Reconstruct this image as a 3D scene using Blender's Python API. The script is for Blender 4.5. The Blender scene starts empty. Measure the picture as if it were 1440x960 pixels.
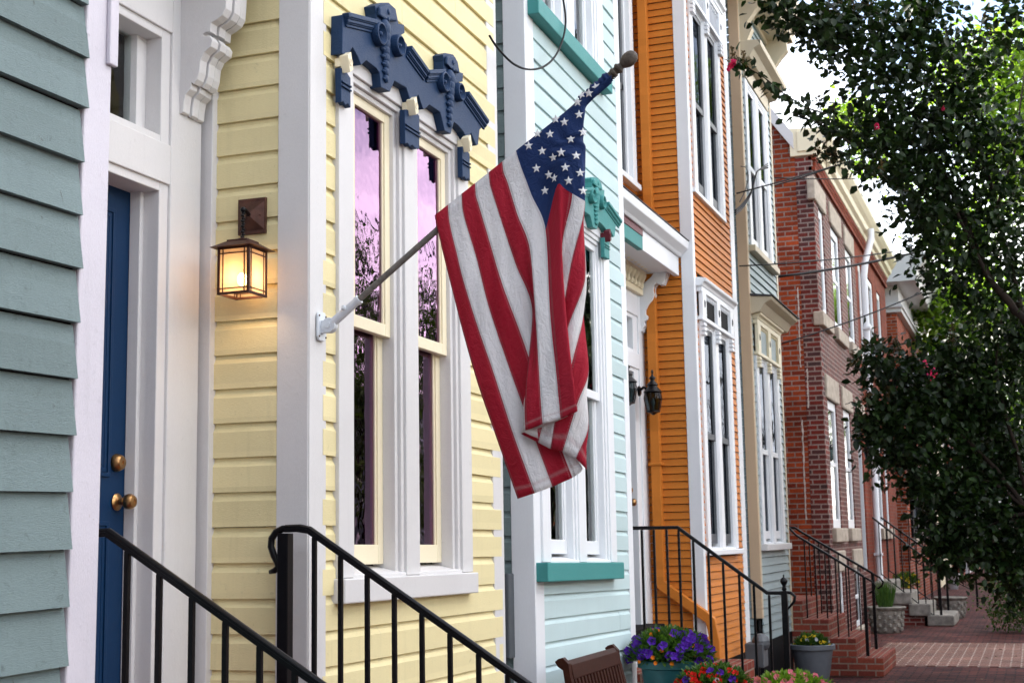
import bpy, math, random
import numpy as np
from mathutils import Vector, Matrix
random.seed(7)
rng = np.random.default_rng(11)
scene = bpy.context.scene
COL = scene.collection

# ------------------------------------------------------------------ camera
YAW, PITCH, ROLL, FPX, EYE = 0.349787180, 0.138991231, -0.0173624842, 1979.2, 1.6
_f = Vector((math.cos(YAW)*math.cos(PITCH), math.sin(YAW)*math.cos(PITCH), math.sin(PITCH)))
_r = _f.cross(Vector((0, 0, 1))).normalized(); _u = _r.cross(_f)
_r2 = _r*math.cos(ROLL)+_u*math.sin(ROLL); _u2 = -_r*math.sin(ROLL)+_u*math.cos(ROLL)
def ray(px, py):
    return _r2*((px-720)/FPX) - _u2*((py-480)/FPX) + _f
def PY(px, py, Y):           # point of the vertical plane y = Y (a facade)
    d = ray(px, py); k = Y/d.y; return Vector((d.x*k, Y, EYE+d.z*k))
def PX(px, py, X):           # point of the vertical plane x = X (a side wall)
    d = ray(px, py); k = X/d.x; return Vector((X, d.y*k, EYE+d.z*k))
def PD(px, py, D):           # point at a distance
    d = ray(px, py).normalized(); return Vector((0, 0, EYE))+d*D
Y0 = 2.657
Y1 = 3.133
def F(px, py, Y=Y0):
    p = PY(px, py, Y); return p.x, p.z

cam = bpy.data.cameras.new('camera'); camo = bpy.data.objects.new('camera', cam); COL.objects.link(camo)
mw = Matrix(((_r2.x, _u2.x, -_f.x, 0), (_r2.y, _u2.y, -_f.y, 0), (_r2.z, _u2.z, -_f.z, EYE), (0, 0, 0, 1)))
camo.matrix_world = mw
cam.sensor_width = 36; cam.sensor_fit = 'HORIZONTAL'; cam.lens = FPX/1440*36
cam.clip_start = 0.05; cam.clip_end = 2000
cam.dof.use_dof = True; cam.dof.focus_distance = 6.0; cam.dof.aperture_fstop = 8.5
scene.camera = camo

# ------------------------------------------------------------------ node helpers
def newmat(name):
    m = bpy.data.materials.new(name); m.use_nodes = True
    nt = m.node_tree; b = nt.nodes['Principled BSDF']; return m, nt, b
def nd(nt, t, **kw):
    n = nt.nodes.new(t)
    for k, v in kw.items():
        if k.startswith('i_'): n.inputs[k[2:].replace('_', ' ')].default_value = v
        else: setattr(n, k, v)
    return n
def lk(nt, a, b): nt.links.new(a, b)
def c4(c): return (c[0], c[1], c[2], 1)
def ramp(nt, src, stops, interp='LINEAR'):
    r = nd(nt, 'ShaderNodeValToRGB'); r.color_ramp.interpolation = interp
    el = r.color_ramp.elements
    while len(el) < len(stops): el.new(0.5)
    for e, (p, c) in zip(el, stops): e.position = p; e.color = c4(c) if len(c) == 3 else c
    lk(nt, src, r.inputs[0]); return r
def objco(nt, scale=(1, 1, 1)):
    t = nd(nt, 'ShaderNodeTexCoord'); m = nd(nt, 'ShaderNodeMapping'); m.inputs['Scale'].default_value = scale
    lk(nt, t.outputs['Object'], m.inputs[0]); return m.outputs[0]
def noise(nt, co, scale, detail=4, rough=.55, dist=0):
    n = nd(nt, 'ShaderNodeTexNoise'); n.inputs['Scale'].default_value = scale; n.inputs['Detail'].default_value = detail
    n.inputs['Roughness'].default_value = rough; n.inputs['Distortion'].default_value = dist
    lk(nt, co, n.inputs['Vector']); return n
def mixc(nt, fac, a, b, mode='MIX'):
    m = nd(nt, 'ShaderNodeMix', data_type='RGBA', blend_type=mode)
    if isinstance(fac, (int, float)): m.inputs[0].default_value = fac
    else: lk(nt, fac, m.inputs[0])
    for i, v in ((6, a), (7, b)):
        if isinstance(v, (tuple, list)): m.inputs[i].default_value = c4(v)
        else: lk(nt, v, m.inputs[i])
    return m.outputs[2]
def math_(nt, op, a, b=None, c=None):
    m = nd(nt, 'ShaderNodeMath', operation=op)
    for i, v in enumerate((a, b, c)):
        if v is None: continue
        if isinstance(v, (int, float)): m.inputs[i].default_value = v
        else: lk(nt, v, m.inputs[i])
    return m.outputs[0]

def paint(name, col, rough=.5, grain=(1, 1, 1), dirt=.25, wear=0., bump=.25, wearcol=(.25, .23, .2), spec=.15, grime=.5, board=0., bz=0.):
    """old house paint on wood: slow tone drift, fine brushed grain, dirt flecks, chipped spots"""
    m, nt, b = newmat(name)
    co = objco(nt)
    big = noise(nt, co, 2.1, 3)
    gco = objco(nt, grain)
    fine = noise(nt, gco, 60, 5, .6)
    fleck = noise(nt, co, 23, 6, .7, .6)
    t = ramp(nt, big.outputs[0], [(.3, tuple(c*(1-.13*dirt*2) for c in col)), (.7, tuple(min(1, c*(1+.06)) for c in col))])
    t2 = mixc(nt, ramp(nt, fine.outputs[0], [(.3, (0, 0, 0)), (.75, (1, 1, 1))]).outputs[0], tuple(c*(1-.10) for c in col), tuple(min(1, c*1.04) for c in col))
    c1 = mixc(nt, .5, t.outputs[0], t2)
    fm = ramp(nt, fleck.outputs[0], [(.66-.10*dirt, (0, 0, 0)), (.80, (dirt, dirt, dirt))])
    c2 = mixc(nt, fm.outputs[0], c1, tuple(c*grime*.6 for c in col))
    if board:      # every board took the paint a little differently
        so = nd(nt, 'ShaderNodeSeparateXYZ'); lk(nt, co, so.inputs[0])
        wn = nd(nt, 'ShaderNodeTexWhiteNoise', noise_dimensions='1D'); lk(nt, math_(nt, 'FLOOR', math_(nt, 'DIVIDE', math_(nt, 'SUBTRACT', so.outputs[2], bz), board)), wn.inputs['W'])
        br_ = ramp(nt, wn.outputs['Value'], [(0, (.90, .90, .89)), (1, (1.05, 1.05, 1.05))])
        c2 = mixc(nt, 1, c2, br_.outputs[0], 'MULTIPLY')
    # vertical run-off streaks
    sco = objco(nt, (9, 9, .7)); st = noise(nt, sco, 2.2, 5, .65)
    sm = ramp(nt, st.outputs[0], [(.55, (0, 0, 0)), (.8, (dirt*.45,)*3)])
    c2 = mixc(nt, sm.outputs[0], c2, tuple(c*grime for c in col))
    if wear > 0:
        w = noise(nt, co, 9, 8, .75, 1.2)
        wm = ramp(nt, w.outputs[0], [(.70-.12*wear, (0, 0, 0)), (.715-.12*wear, (1, 1, 1))])
        c2 = mixc(nt, math_(nt, 'MULTIPLY', wm.outputs[0], .75), c2, wearcol)
    lk(nt, c2, b.inputs['Base Color'])
    b.inputs['Roughness'].default_value = rough
    b.inputs['Specular IOR Level'].default_value = spec
    bm = nd(nt, 'ShaderNodeBump'); bm.inputs['Strength'].default_value = bump; bm.inputs['Distance'].default_value = .004
    h = math_(nt, 'ADD', fine.outputs[0], math_(nt, 'MULTIPLY', fleck.outputs[0], .8))
    lk(nt, h, bm.inputs['Height']); lk(nt, bm.outputs[0], b.inputs['Normal'])
    return m
def plain(name, col, rough=.5, metal=0., spec=.5, var=.12, vscale=12, bump=.1):
    m, nt, b = newmat(name); co = objco(nt); n = noise(nt, co, vscale, 5, .6)
    r = ramp(nt, n.outputs[0], [(.3, tuple(c*(1-var) for c in col)), (.7, tuple(min(1, c*(1+var)) for c in col))])
    lk(nt, r.outputs[0], b.inputs['Base Color']); b.inputs['Roughness'].default_value = rough
    b.inputs['Metallic'].default_value = metal; b.inputs['Specular IOR Level'].default_value = spec
    n2 = noise(nt, co, vscale*6, 3); bm = nd(nt, 'ShaderNodeBump'); bm.inputs['Strength'].default_value = bump
    bm.inputs['Distance'].default_value = .003; lk(nt, n2.outputs[0], bm.inputs['Height']); lk(nt, bm.outputs[0], b.inputs['Normal'])
    return m
def facing_uv(nt):
    """2-D coordinates on whichever way a block face looks"""
    t = nd(nt, 'ShaderNodeTexCoord'); g = nd(nt, 'ShaderNodeNewGeometry')
    s = nd(nt, 'ShaderNodeSeparateXYZ'); lk(nt, t.outputs['Object'], s.inputs[0])
    n = nd(nt, 'ShaderNodeSeparateXYZ'); lk(nt, g.outputs['True Normal'], n.inputs[0])
    ax = math_(nt, 'GREATER_THAN', math_(nt, 'ABSOLUTE', n.outputs[0]), .6)
    az = math_(nt, 'GREATER_THAN', math_(nt, 'ABSOLUTE', n.outputs[2]), .6)
    def sel(f, a, b):
        m = nd(nt, 'ShaderNodeMix', data_type='FLOAT'); lk(nt, f, m.inputs[0]); lk(nt, a, m.inputs[2]); lk(nt, b, m.inputs[3]); return m.outputs[0]
    u = sel(ax, s.outputs[0], s.outputs[1]); v = sel(az, s.outputs[2], s.outputs[1])
    c = nd(nt, 'ShaderNodeCombineXYZ'); lk(nt, u, c.inputs[0]); lk(nt, v, c.inputs[1]); return c.outputs[0], t.outputs['Object']
def brick(name, c1, c2, mortar, bw=.215, bh=.072, ms=.008, rough=.85, dark=.35, bump=.8, wet=0, offset=.5, rot=0, mortar_fade=0.):
    m, nt, b = newmat(name)
    co, obj = facing_uv(nt)
    wob = noise(nt, obj, 3, 2); 
    mp = nd(nt, 'ShaderNodeMapping'); mp.inputs['Rotation'].default_value = (0, 0, rot); lk(nt, co, mp.inputs[0])
    br = nd(nt, 'ShaderNodeTexBrick'); lk(nt, mp.outputs[0], br.inputs['Vector'])
    br.offset = offset
    br.inputs['Scale'].default_value = 1; br.inputs['Brick Width'].default_value = bw; br.inputs['Row Height'].default_value = bh
    br.inputs['Mortar Size'].default_value = ms; br.inputs['Mortar Smooth'].default_value = .25; br.inputs['Bias'].default_value = 0
    br.inputs['Color1'].default_value = c4(c1); br.inputs['Color2'].default_value = c4(c2); br.inputs['Mortar'].default_value = c4(mortar)
    n1 = noise(nt, obj, 1.3, 5, .6); n2 = noise(nt, obj, 38, 5, .7)
    drk = ramp(nt, n1.outputs[0], [(.35, (1-dark,)*3), (.7, (1.12,)*3)])
    c = mixc(nt, 1, br.outputs['Color'], drk.outputs[0], 'MULTIPLY')
    f = ramp(nt, n2.outputs[0], [(.3, (.72,)*3), (.7, (1.15,)*3)])
    c = mixc(nt, 1, c, f.outputs[0], 'MULTIPLY')
    lk(nt, c, b.inputs['Base Color']); b.inputs['Roughness'].default_value = rough; b.inputs['Specular IOR Level'].default_value = .10
    h = math_(nt, 'ADD', math_(nt, 'MULTIPLY', math_(nt, 'SUBTRACT', 1, br.outputs['Fac']), 1), math_(nt, 'MULTIPLY', n2.outputs[0], .35))
    bm = nd(nt, 'ShaderNodeBump'); bm.inputs['Strength'].default_value = bump; bm.inputs['Distance'].default_value = .008
    lk(nt, h, bm.inputs['Height']); lk(nt, bm.outputs[0], b.inputs['Normal'])
    return m
def glassmat(name, tint=(.9, .95, 1), refl=(1, 1, 1), ior=1.6, base=.0):
    m = bpy.data.materials.new(name); m.use_nodes = True; nt = m.node_tree; nt.nodes.clear()
    o = nd(nt, 'ShaderNodeOutputMaterial'); tr = nd(nt, 'ShaderNodeBsdfTransparent'); gl = nd(nt, 'ShaderNodeBsdfGlossy')
    tr.inputs[0].default_value = c4(tint); gl.inputs[0].default_value = c4(refl); gl.inputs['Roughness'].default_value = .015
    fr = nd(nt, 'ShaderNodeFresnel'); fr.inputs[0].default_value = ior
    co = objco(nt); n = noise(nt, co, 3.2, 3); bm = nd(nt, 'ShaderNodeBump'); bm.inputs['Strength'].default_value = .12; bm.inputs['Distance'].default_value = .02
    lk(nt, n.outputs[0], bm.inputs['Height']); lk(nt, bm.outputs[0], gl.inputs['Normal'])
    mx = nd(nt, 'ShaderNodeMixShader'); lk(nt, math_(nt, 'MINIMUM', math_(nt, 'ADD', fr.outputs[0], base), 1.0), mx.inputs[0])
    lk(nt, tr.outputs[0], mx.inputs[1]); lk(nt, gl.outputs[0], mx.inputs[2]); lk(nt, mx.outputs[0], o.inputs[0]); return m
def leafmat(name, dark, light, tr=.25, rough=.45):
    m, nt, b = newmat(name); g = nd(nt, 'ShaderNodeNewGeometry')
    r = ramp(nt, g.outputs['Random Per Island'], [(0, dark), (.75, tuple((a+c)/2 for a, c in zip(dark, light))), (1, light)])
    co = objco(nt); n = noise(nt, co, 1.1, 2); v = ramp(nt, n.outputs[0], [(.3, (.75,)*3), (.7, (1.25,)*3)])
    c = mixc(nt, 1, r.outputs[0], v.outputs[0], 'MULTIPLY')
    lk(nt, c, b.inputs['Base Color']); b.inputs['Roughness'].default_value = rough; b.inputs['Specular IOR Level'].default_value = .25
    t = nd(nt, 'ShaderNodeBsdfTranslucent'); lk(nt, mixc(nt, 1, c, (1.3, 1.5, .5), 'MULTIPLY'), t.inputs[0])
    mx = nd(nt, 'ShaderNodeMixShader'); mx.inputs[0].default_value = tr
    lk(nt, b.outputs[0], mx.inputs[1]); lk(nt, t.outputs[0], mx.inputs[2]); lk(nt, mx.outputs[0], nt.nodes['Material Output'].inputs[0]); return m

M = {}
M['green'] = paint('sage_green_paint', (.190, .252, .255), .5, (1, 1, 9), .7, .35, .9, (.07, .075, .07), board=.1665, bz=.03)
M['yellow'] = paint('yellow_paint', (.77, .675, .385), .55, (1, 1, 9), .42, .0, .5, board=.1387, bz=.02)
M['yellow_side'] = M['yellow']
M['teal'] = paint('pale_aqua_paint', (.53, .665, .675), .55, (1, 1, 9), .25, 0, .4, board=.133, bz=.04)
M['orange'] = paint('burnt_orange_paint', (.56, .185, .028), .55, (1, 1, 9), .3, 0, .3, board=.0655, bz=.01)
M['blue'] = paint('grey_blue_paint', (.29, .36, .37), .5, (1, 1, 9), .3, 0, .3)
M['white'] = paint('white_trim_paint', (.64, .63, .625), .42, (9, 9, 1), .25, .04, .35, (.4, .33, .28))
M['white_cool'] = paint('bright_white_trim_paint', (.74, .76, .78), .42, (9, 9, 1), .08, 0, .15)
M['white_old'] = paint('chipped_white_paint', (.63, .60, .66), .45, (9, 9, 1), .5, .32, .6, (.33, .28, .25))
M['cream'] = paint('cream_paint', (.80, .72, .52), .45, (9, 9, 1), .2, 0, .3)
M['tan'] = paint('tan_paint', (.60, .43, .28), .5, (9, 9, 1), .2, 0, .25)
M['tan_light'] = paint('pale_tan_paint', (.58, .50, .36), .5, (9, 9, 1), .2, 0, .25)
M['navy'] = paint('navy_blue_paint', (.013, .037, .095), .5, (3, 3, 3), .5, .12, .7, (.12, .13, .15), spec=.16)
M['teal_trim'] = paint('teal_trim_paint', (.06, .26, .25), .5, (3, 3, 3), .3, 0, .5)
M['maroon'] = paint('maroon_paint', (.12, .02, .03), .4)
M['door_blue'] = paint('deep_blue_door_paint', (.004, .027, .078), .42, (9, 9, 1), .12, 0, .15, spec=.2)
M['door_black'] = plain('black_door_paint', (.010, .010, .012), .3)
M['brass'] = plain('aged_brass', (.42, .24, .10), .3, 1., .5, .3, 40)
M['copper'] = plain('copper_brown_metal', (.075, .030, .020), .5, .5, .5, .35, 30, .3)
M['iron'] = plain('black_painted_iron', (.003, .003, .004), .34, 0., .22, .2, 30, .2)
M['bracket_metal'] = plain('white_enamelled_metal', (.62, .66, .70), .38, 0, .5, .08)
M['pole'] = plain('worn_grey_pole_wood', (.15, .138, .125), .6, 0, .3, .35, 35, .5)
M['wood_worn'] = plain('weathered_turned_wood', (.085, .066, .05), .6, 0, .3, .6, 45, .6)
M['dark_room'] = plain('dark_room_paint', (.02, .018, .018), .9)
M['plum'] = plain('plum_curtain_cloth', (.030, .009, .014), .85, 0, .2, .2, 20)
M['lace'] = plain('pale_curtain_cloth', (.42, .42, .44), .85, 0, .2, .15, 20)
M['shade'] = plain('grey_roller_blind', (.33, .35, .38), .8, 0, .2, .1)
M['glass_pink'] = glassmat('pink_tinted_glass', (.5, .42, .45), (.84, .56, .86), 1.75, .02)
M['glass'] = glassmat('window_glass', (.8, .85, .85), (1, 1, 1), 1.5)
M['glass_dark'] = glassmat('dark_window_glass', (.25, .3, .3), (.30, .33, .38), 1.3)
M['brick_side'] = brick('orange_red_brick', (.46, .085, .028), (.20, .036, .02), (.34, .25, .21), dark=.45, ms=.010)
M['brick_front'] = brick('dark_glazed_brick', (.17, .034, .025), (.075, .020, .020), (.32, .22, .19), .2, .069, .010, .6, .35)
M['brick_red'] = brick('plain_red_brick', (.30, .062, .030), (.22, .045, .026), (.22, .12, .09), .2, .069, .006, .8, .3)
M['brick_quoin'] = brick('patched_dark_brick', (.075, .045, .045), (.24, .036, .024), (.34, .26, .23), .2, .069, .011, .7, .3)
M['step_brick'] = brick('step_brick', (.30, .066, .040), (.19, .042, .030), (.30, .21, .16), .2, .072, .009, .8, .3)
M['pave'] = brick('paving_brick', (.19, .058, .045), (.075, .032, .034), (.035, .028, .027), .2, .1, .010, .85, .55, .9, rot=math.pi/2)
M['pave_light'] = brick('light_jointed_paving', (.25, .10, .07), (.15, .065, .05), (.55, .45, .37), .24, .12, .011, .8, .4, .6, rot=math.pi/2)
M['mortar'] = plain('pale_mortar', (.6, .55, .5), .9)
M['stone'] = plain('buff_stone', (.42, .36, .29), .85, 0, .3, .25, 9, .6)
M['conc'] = plain('weathered_concrete', (.24, .22, .19), .9, 0, .3, .45, 8, .7)
M['asphalt'] = plain('asphalt', (.05, .05, .052), .9, 0, .3, .25, 5, .5)
M['earth'] = plain('dry_earth', (.12, .09, .06), .95)
M['roof'] = plain('dark_roof_felt', (.05, .05, .055), .8)
M['found'] = plain('black_painted_foundation', (.007, .007, .008), .7, 0, .08)
M['bark'] = plain('dark_bark', (.022, .015, .011), .9, 0, .2, .4, 14, .8)
M['cable'] = plain('black_cable_rubber', (.006, .006, .007), .6, 0, .2)
M['grey_plastic'] = plain('grey_plastic', (.07, .08, .09), .5)
M['bench'] = plain('brown_stained_wood', (.034, .009, .005), .5, 0, .12, .3, 25, .35)
M['pot_teal'] = plain('teal_glazed_pot', (.020, .115, .125), .3, 0, .5, .25, 8)
M['pot_grey'] = plain('grey_plastic_pot', (.11, .12, .135), .5, 0, .4, .1)
M['pot_white'] = plain('white_pot', (.5, .52, .55), .5)
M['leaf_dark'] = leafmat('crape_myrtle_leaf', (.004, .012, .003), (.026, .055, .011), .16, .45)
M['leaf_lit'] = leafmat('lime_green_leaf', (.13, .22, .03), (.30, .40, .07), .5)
M['leaf_mid'] = leafmat('street_tree_leaf', (.03, .07, .015), (.09, .15, .03), .3)
M['leaf_flower'] = leafmat('petunia_leaf', (.03, .075, .015), (.09, .17, .03), .25)
M['leaf_lime'] = leafmat('lime_bedding_leaf', (.10, .20, .02), (.24, .34, .05), .3)
M['seed'] = leafmat('bronze_seed_head', (.07, .05, .02), (.14, .09, .035), .1)
def petal(name, a, b_): return leafmat(name, a, b_, .25, .6)
M['pet_purple'] = petal('purple_petal', (.06, .012, .28), (.14, .03, .50))
M['pet_red'] = petal('red_petal', (.55, .01, .008), (.8, .03, .02))
M['pet_orange'] = petal('orange_petal', (.8, .16, .01), (.9, .3, .02))
M['pet_pink'] = petal('pink_petal', (.65, .06, .18), (.8, .35, .4))
M['pet_yellow'] = petal('yellow_petal', (.8, .5, .02), (.85, .65, .05))
M['pet_magenta'] = petal('magenta_petal', (.6, .02, .12), (.75, .06, .2))

# ------------------------------------------------------------------ mesh builder
LOC = {}
class MB:
    def __init__(s, shear=0., x0=0.):
        s.v = []; s.f = []; s.mi = []; s.sh = shear; s.x0 = x0; s.cur = 0
    def add(s, vs, fs):
        b = len(s.v)
        for p in vs: s.v.append((p[0], p[1], p[2]+s.sh*(p[0]-s.x0)))
        for f in fs: s.f.append(tuple(b+i for i in f)); s.mi.append(s.cur)
    def box(s, x0, x1, y0, y1, z0, z1):
        if x0 > x1: x0, x1 = x1, x0
        if y0 > y1: y0, y1 = y1, y0
        if z0 > z1: z0, z1 = z1, z0
        s.add([(x0, y0, z0), (x1, y0, z0), (x1, y1, z0), (x0, y1, z0), (x0, y0, z1), (x1, y0, z1), (x1, y1, z1), (x0, y1, z1)],
              [(0, 3, 2, 1), (4, 5, 6, 7), (0, 1, 5, 4), (1, 2, 6, 5), (2, 3, 7, 6), (3, 0, 4, 7)])
    def hexa(s, a, b):     # a, b: lists of 4 points, two opposite faces
        s.add(list(a)+list(b), [(3, 2, 1, 0), (4, 5, 6, 7), (0, 1, 5, 4), (1, 2, 6, 5), (2, 3, 7, 6), (3, 0, 4, 7)])
    def prism(s, poly, axis, a0, a1):
        """poly of (u, w); axis 'y': points (u, a, w); axis 'x': (a, u, w); axis 'z': (u, w, a)"""
        def P(u, w, a): return (u, a, w) if axis == 'y' else ((a, u, w) if axis == 'x' else (u, w, a))
        n = len(poly); vs = [P(u, w, a0) for u, w in poly]+[P(u, w, a1) for u, w in poly]
        from mathutils.geometry import tessellate_polygon
        tr = tessellate_polygon([[Vector((u, w, 0)) for u, w in poly]])
        fs = [tuple(t) for t in tr]+[tuple(i+n for i in reversed(t)) for t in tr]
        fs += [(i, (i+1) % n, (i+1) % n+n, i+n) for i in range(n)]
        s.add(vs, fs)
    def tube(s, pts, r, n=8, cap=True, flat=None):
        pts = [Vector(p) for p in pts]; rs = r if isinstance(r, (list, tuple)) else [r]*len(pts)
        vs = []; up = None
        for i, p in enumerate(pts):
            t = (pts[min(i+1, len(pts)-1)]-pts[max(i-1, 0)]).normalized()
            if up is None:
                up = Vector((0, 0, 1)) if abs(t.z) < .9 else Vector((1, 0, 0))
            a = t.cross(up).normalized(); up = a.cross(t).normalized()
            for k in range(n):
                an = 2*math.pi*(k+.5)/n
                ww = 1. if flat is None else flat
                vs.append(p+a*math.cos(an)*rs[i]*ww+up*math.sin(an)*rs[i])
        fs = []
        for i in range(len(pts)-1):
            for k in range(n):
                fs.append((i*n+k, i*n+(k+1) % n, (i+1)*n+(k+1) % n, (i+1)*n+k))
        if cap: fs += [tuple(range(n))[::-1], tuple((len(pts)-1)*n+k for k in range(n))]
        s.add(vs, fs)
    def lathe(s, prof, org, ax=(0, 0, 1), n=20):
        """prof: (radius, height) along ax from org"""
        ax = Vector(ax).normalized(); h = Vector((1, 0, 0)) if abs(ax.x) < .9 else Vector((0, 1, 0))
        a = ax.cross(h).normalized(); b = ax.cross(a); org = Vector(org); vs = []
        for r, z in prof:
            for k in range(n):
                t = 2*math.pi*k/n; vs.append(org+ax*z+(a*math.cos(t)+b*math.sin(t))*max(r, 1e-4))
        fs = []
        for i in range(len(prof)-1):
            for k in range(n): fs.append((i*n+k, i*n+(k+1) % n, (i+1)*n+(k+1) % n, (i+1)*n+k))
        fs += [tuple(range(n))[::-1], tuple((len(prof)-1)*n+k for k in range(n))]
        s.add(vs, fs)
    def ball(s, c, r, n=12, sc=(1, 1, 1)):
        vs = []; m = n//2
        for i in range(m+1):
            ph = math.pi*i/m
            for k in range(n):
                t = 2*math.pi*k/n
                vs.append((c[0]+r*sc[0]*math.sin(ph)*math.cos(t), c[1]+r*sc[1]*math.sin(ph)*math.sin(t), c[2]+r*sc[2]*math.cos(ph)))
        fs = [(i*n+k, (i+1)*n+k, (i+1)*n+(k+1) % n, i*n+(k+1) % n) for i in range(m) for k in range(n)]
        s.add(vs, fs)
    def sweep_x(s, prof, x0, x1):   # moulding profile [(y, z)...] closed, run along x
        s.prism(prof, 'x', x0, x1)
    def build(s, name, mat, parent=None, bevel=0., smooth=False, seg=2, autosmooth=False):
        me = bpy.data.meshes.new(name); off = LOC.get(parent.name, Vector((0, 0, 0))) if parent else Vector((0, 0, 0))
        vs = [(p[0]-off.x, p[1]-off.y, p[2]-off.z) for p in s.v]
        me.from_pydata(vs, [], s.f); me.validate()
        mats = mat if isinstance(mat, (list, tuple)) else [mat]
        for m in mats: me.materials.append(m)
        if len(mats) > 1 and len(me.polygons) == len(s.mi): me.polygons.foreach_set('material_index', s.mi)
        import bmesh
        bm = bmesh.new(); bm.from_mesh(me); bmesh.ops.recalc_face_normals(bm, faces=bm.faces); bm.to_mesh(me); bm.free()
        o = bpy.data.objects.new(name, me); COL.objects.link(o)
        if parent: o.parent = parent
        LOC[o.name] = off.copy()
        if smooth:
            me.polygons.foreach_set('use_smooth', [True]*len(me.polygons))
            if autosmooth:
                me.set_sharp_from_angle(angle=math.radians(40))
        if bevel > 0:
            b = o.modifiers.new('bevel', 'BEVEL'); b.width = bevel; b.segments = seg; b.limit_method = 'ANGLE'; b.angle_limit = math.radians(35)
            b.harden_normals = False
        return o
def tag(o, label=None, cat=None, group=None, kind=None):
    if label: o['label'] = label
    if cat: o['category'] = cat
    if group: o['group'] = group
    if kind: o['kind'] = kind
    return o
def thing(name, loc, label, cat, group=None):
    o = bpy.data.objects.new(name, None); COL.objects.link(o); o.location = loc; LOC[o.name] = Vector(loc)
    o.empty_display_size = .1
    return tag(o, label, cat, group)

# ------------------------------------------------------------------ siding
def siding(mb, axis, a0, a1, plane, z0, z1, e, kind, phase, holes=(), wob=.0012, out=.018):
    """boards along axis 'x' (front, facing -y) or 'y' (side, facing -x); holes (a0,a1,z0,z1)"""
    k = math.floor((z0-phase)/e)
    def P(a, o, z): return (a, plane-o, z) if axis == 'x' else (plane-o, a, z)
    while phase+k*e < z1:
        zb = phase+k*e; k += 1
        spans = [(a0, a1)]
        for h in holes:
            if zb+e > h[2]+.001 and zb < h[3]-.001:
                ns = []
                for s0, s1 in spans:
                    if h[0] > s0: ns.append((s0, min(s1, h[0])))
                    if h[1] < s1: ns.append((max(s0, h[1]), s1))
                spans = [q for q in ns if q[1]-q[0] > .003]
        jo = random.uniform(-wob, wob); jz = random.uniform(-wob, wob)
        sp2 = []
        for s0, s1 in spans:
            if axis == 'x' and s1-s0 > 1.0 and random.random() < .4:
                c_ = random.uniform(s0+.3, s1-.3); sp2 += [(s0, c_-.0012), (c_+.0012, s1)]
            else: sp2.append((s0, s1))
        for s0, s1 in sp2:
            n = max(1, int((s1-s0)/.35))
            g_ = .001 if kind == 'drop' else (e*.085 if e < .1 else .004)
            if kind == 'drop': prof = [(0., g_), (out, g_), (out, e*.74), (out*.8, e*.79), (out*.42, e*.88), (out*.25, e*1.0)]
            elif kind == 'lap': prof = [(0., g_), (out, g_), (out*.18, e)]
            vs = []; fs = []; m = len(prof)
            ph = random.uniform(0, 6)
            for i in range(n+1):
                a = s0+(s1-s0)*i/n; w = math.sin(ph+a*2.3)*wob*.9
                for o, z in prof: vs.append(P(a, o+(jo if o > .001 else 0)+(w if o > .001 else 0), zb+z+(w*.8+jz if z < e*.99 else 0)))
            for i in range(n):
                for j in range(m-1): fs.append((i*m+j, (i+1)*m+j, (i+1)*m+j+1, i*m+j+1))
            fs.append(tuple(range(m))); fs.append(tuple(n*m+j for j in range(m))[::-1])
            mb.add(vs, fs)
    return mb
# ================================================================== SETTING
def sheet(name, x0, x1, y0, y1, z, mat, kind='structure'):
    b = MB(); nx = max(1, int((x1-x0)/20)); ny = max(1, int((y1-y0)/20))
    b.add([(x0+(x1-x0)*i/nx, y0+(y1-y0)*j/ny, z) for i in range(nx+1) for j in range(ny+1)],
          [(i*(ny+1)+j, (i+1)*(ny+1)+j, (i+1)*(ny+1)+j+1, i*(ny+1)+j+1) for i in range(nx) for j in range(ny)])
    return tag(b.build(name, mat), kind=kind)
sheet('ground', -400, 900, -500, 500, -.30, M['earth'])
sheet('road', -60, 160, -9.4, -1.5, -.14, M['asphalt'])
b = MB(); b.box(-60, 160, -1.35, 3.6, -.28, 0); tag(b.build('sidewalk', M['pave']), kind='structure')
b = MB(); b.box(-60, 160, -1.5, -1.352, -.28, .01); tag(b.build('kerb', M['conc'], bevel=.015), kind='structure')
b = MB(); b.box(-60, 160, -14, -9.4, -.28, .0); tag(b.build('far_sidewalk', M['pave']), kind='structure')
b = MB(); b.box(17.9, 21.6, -1.3, 2.1, -.1, .006); tag(b.build('paved_crossing', M['pave_light']), kind='structure')

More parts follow.
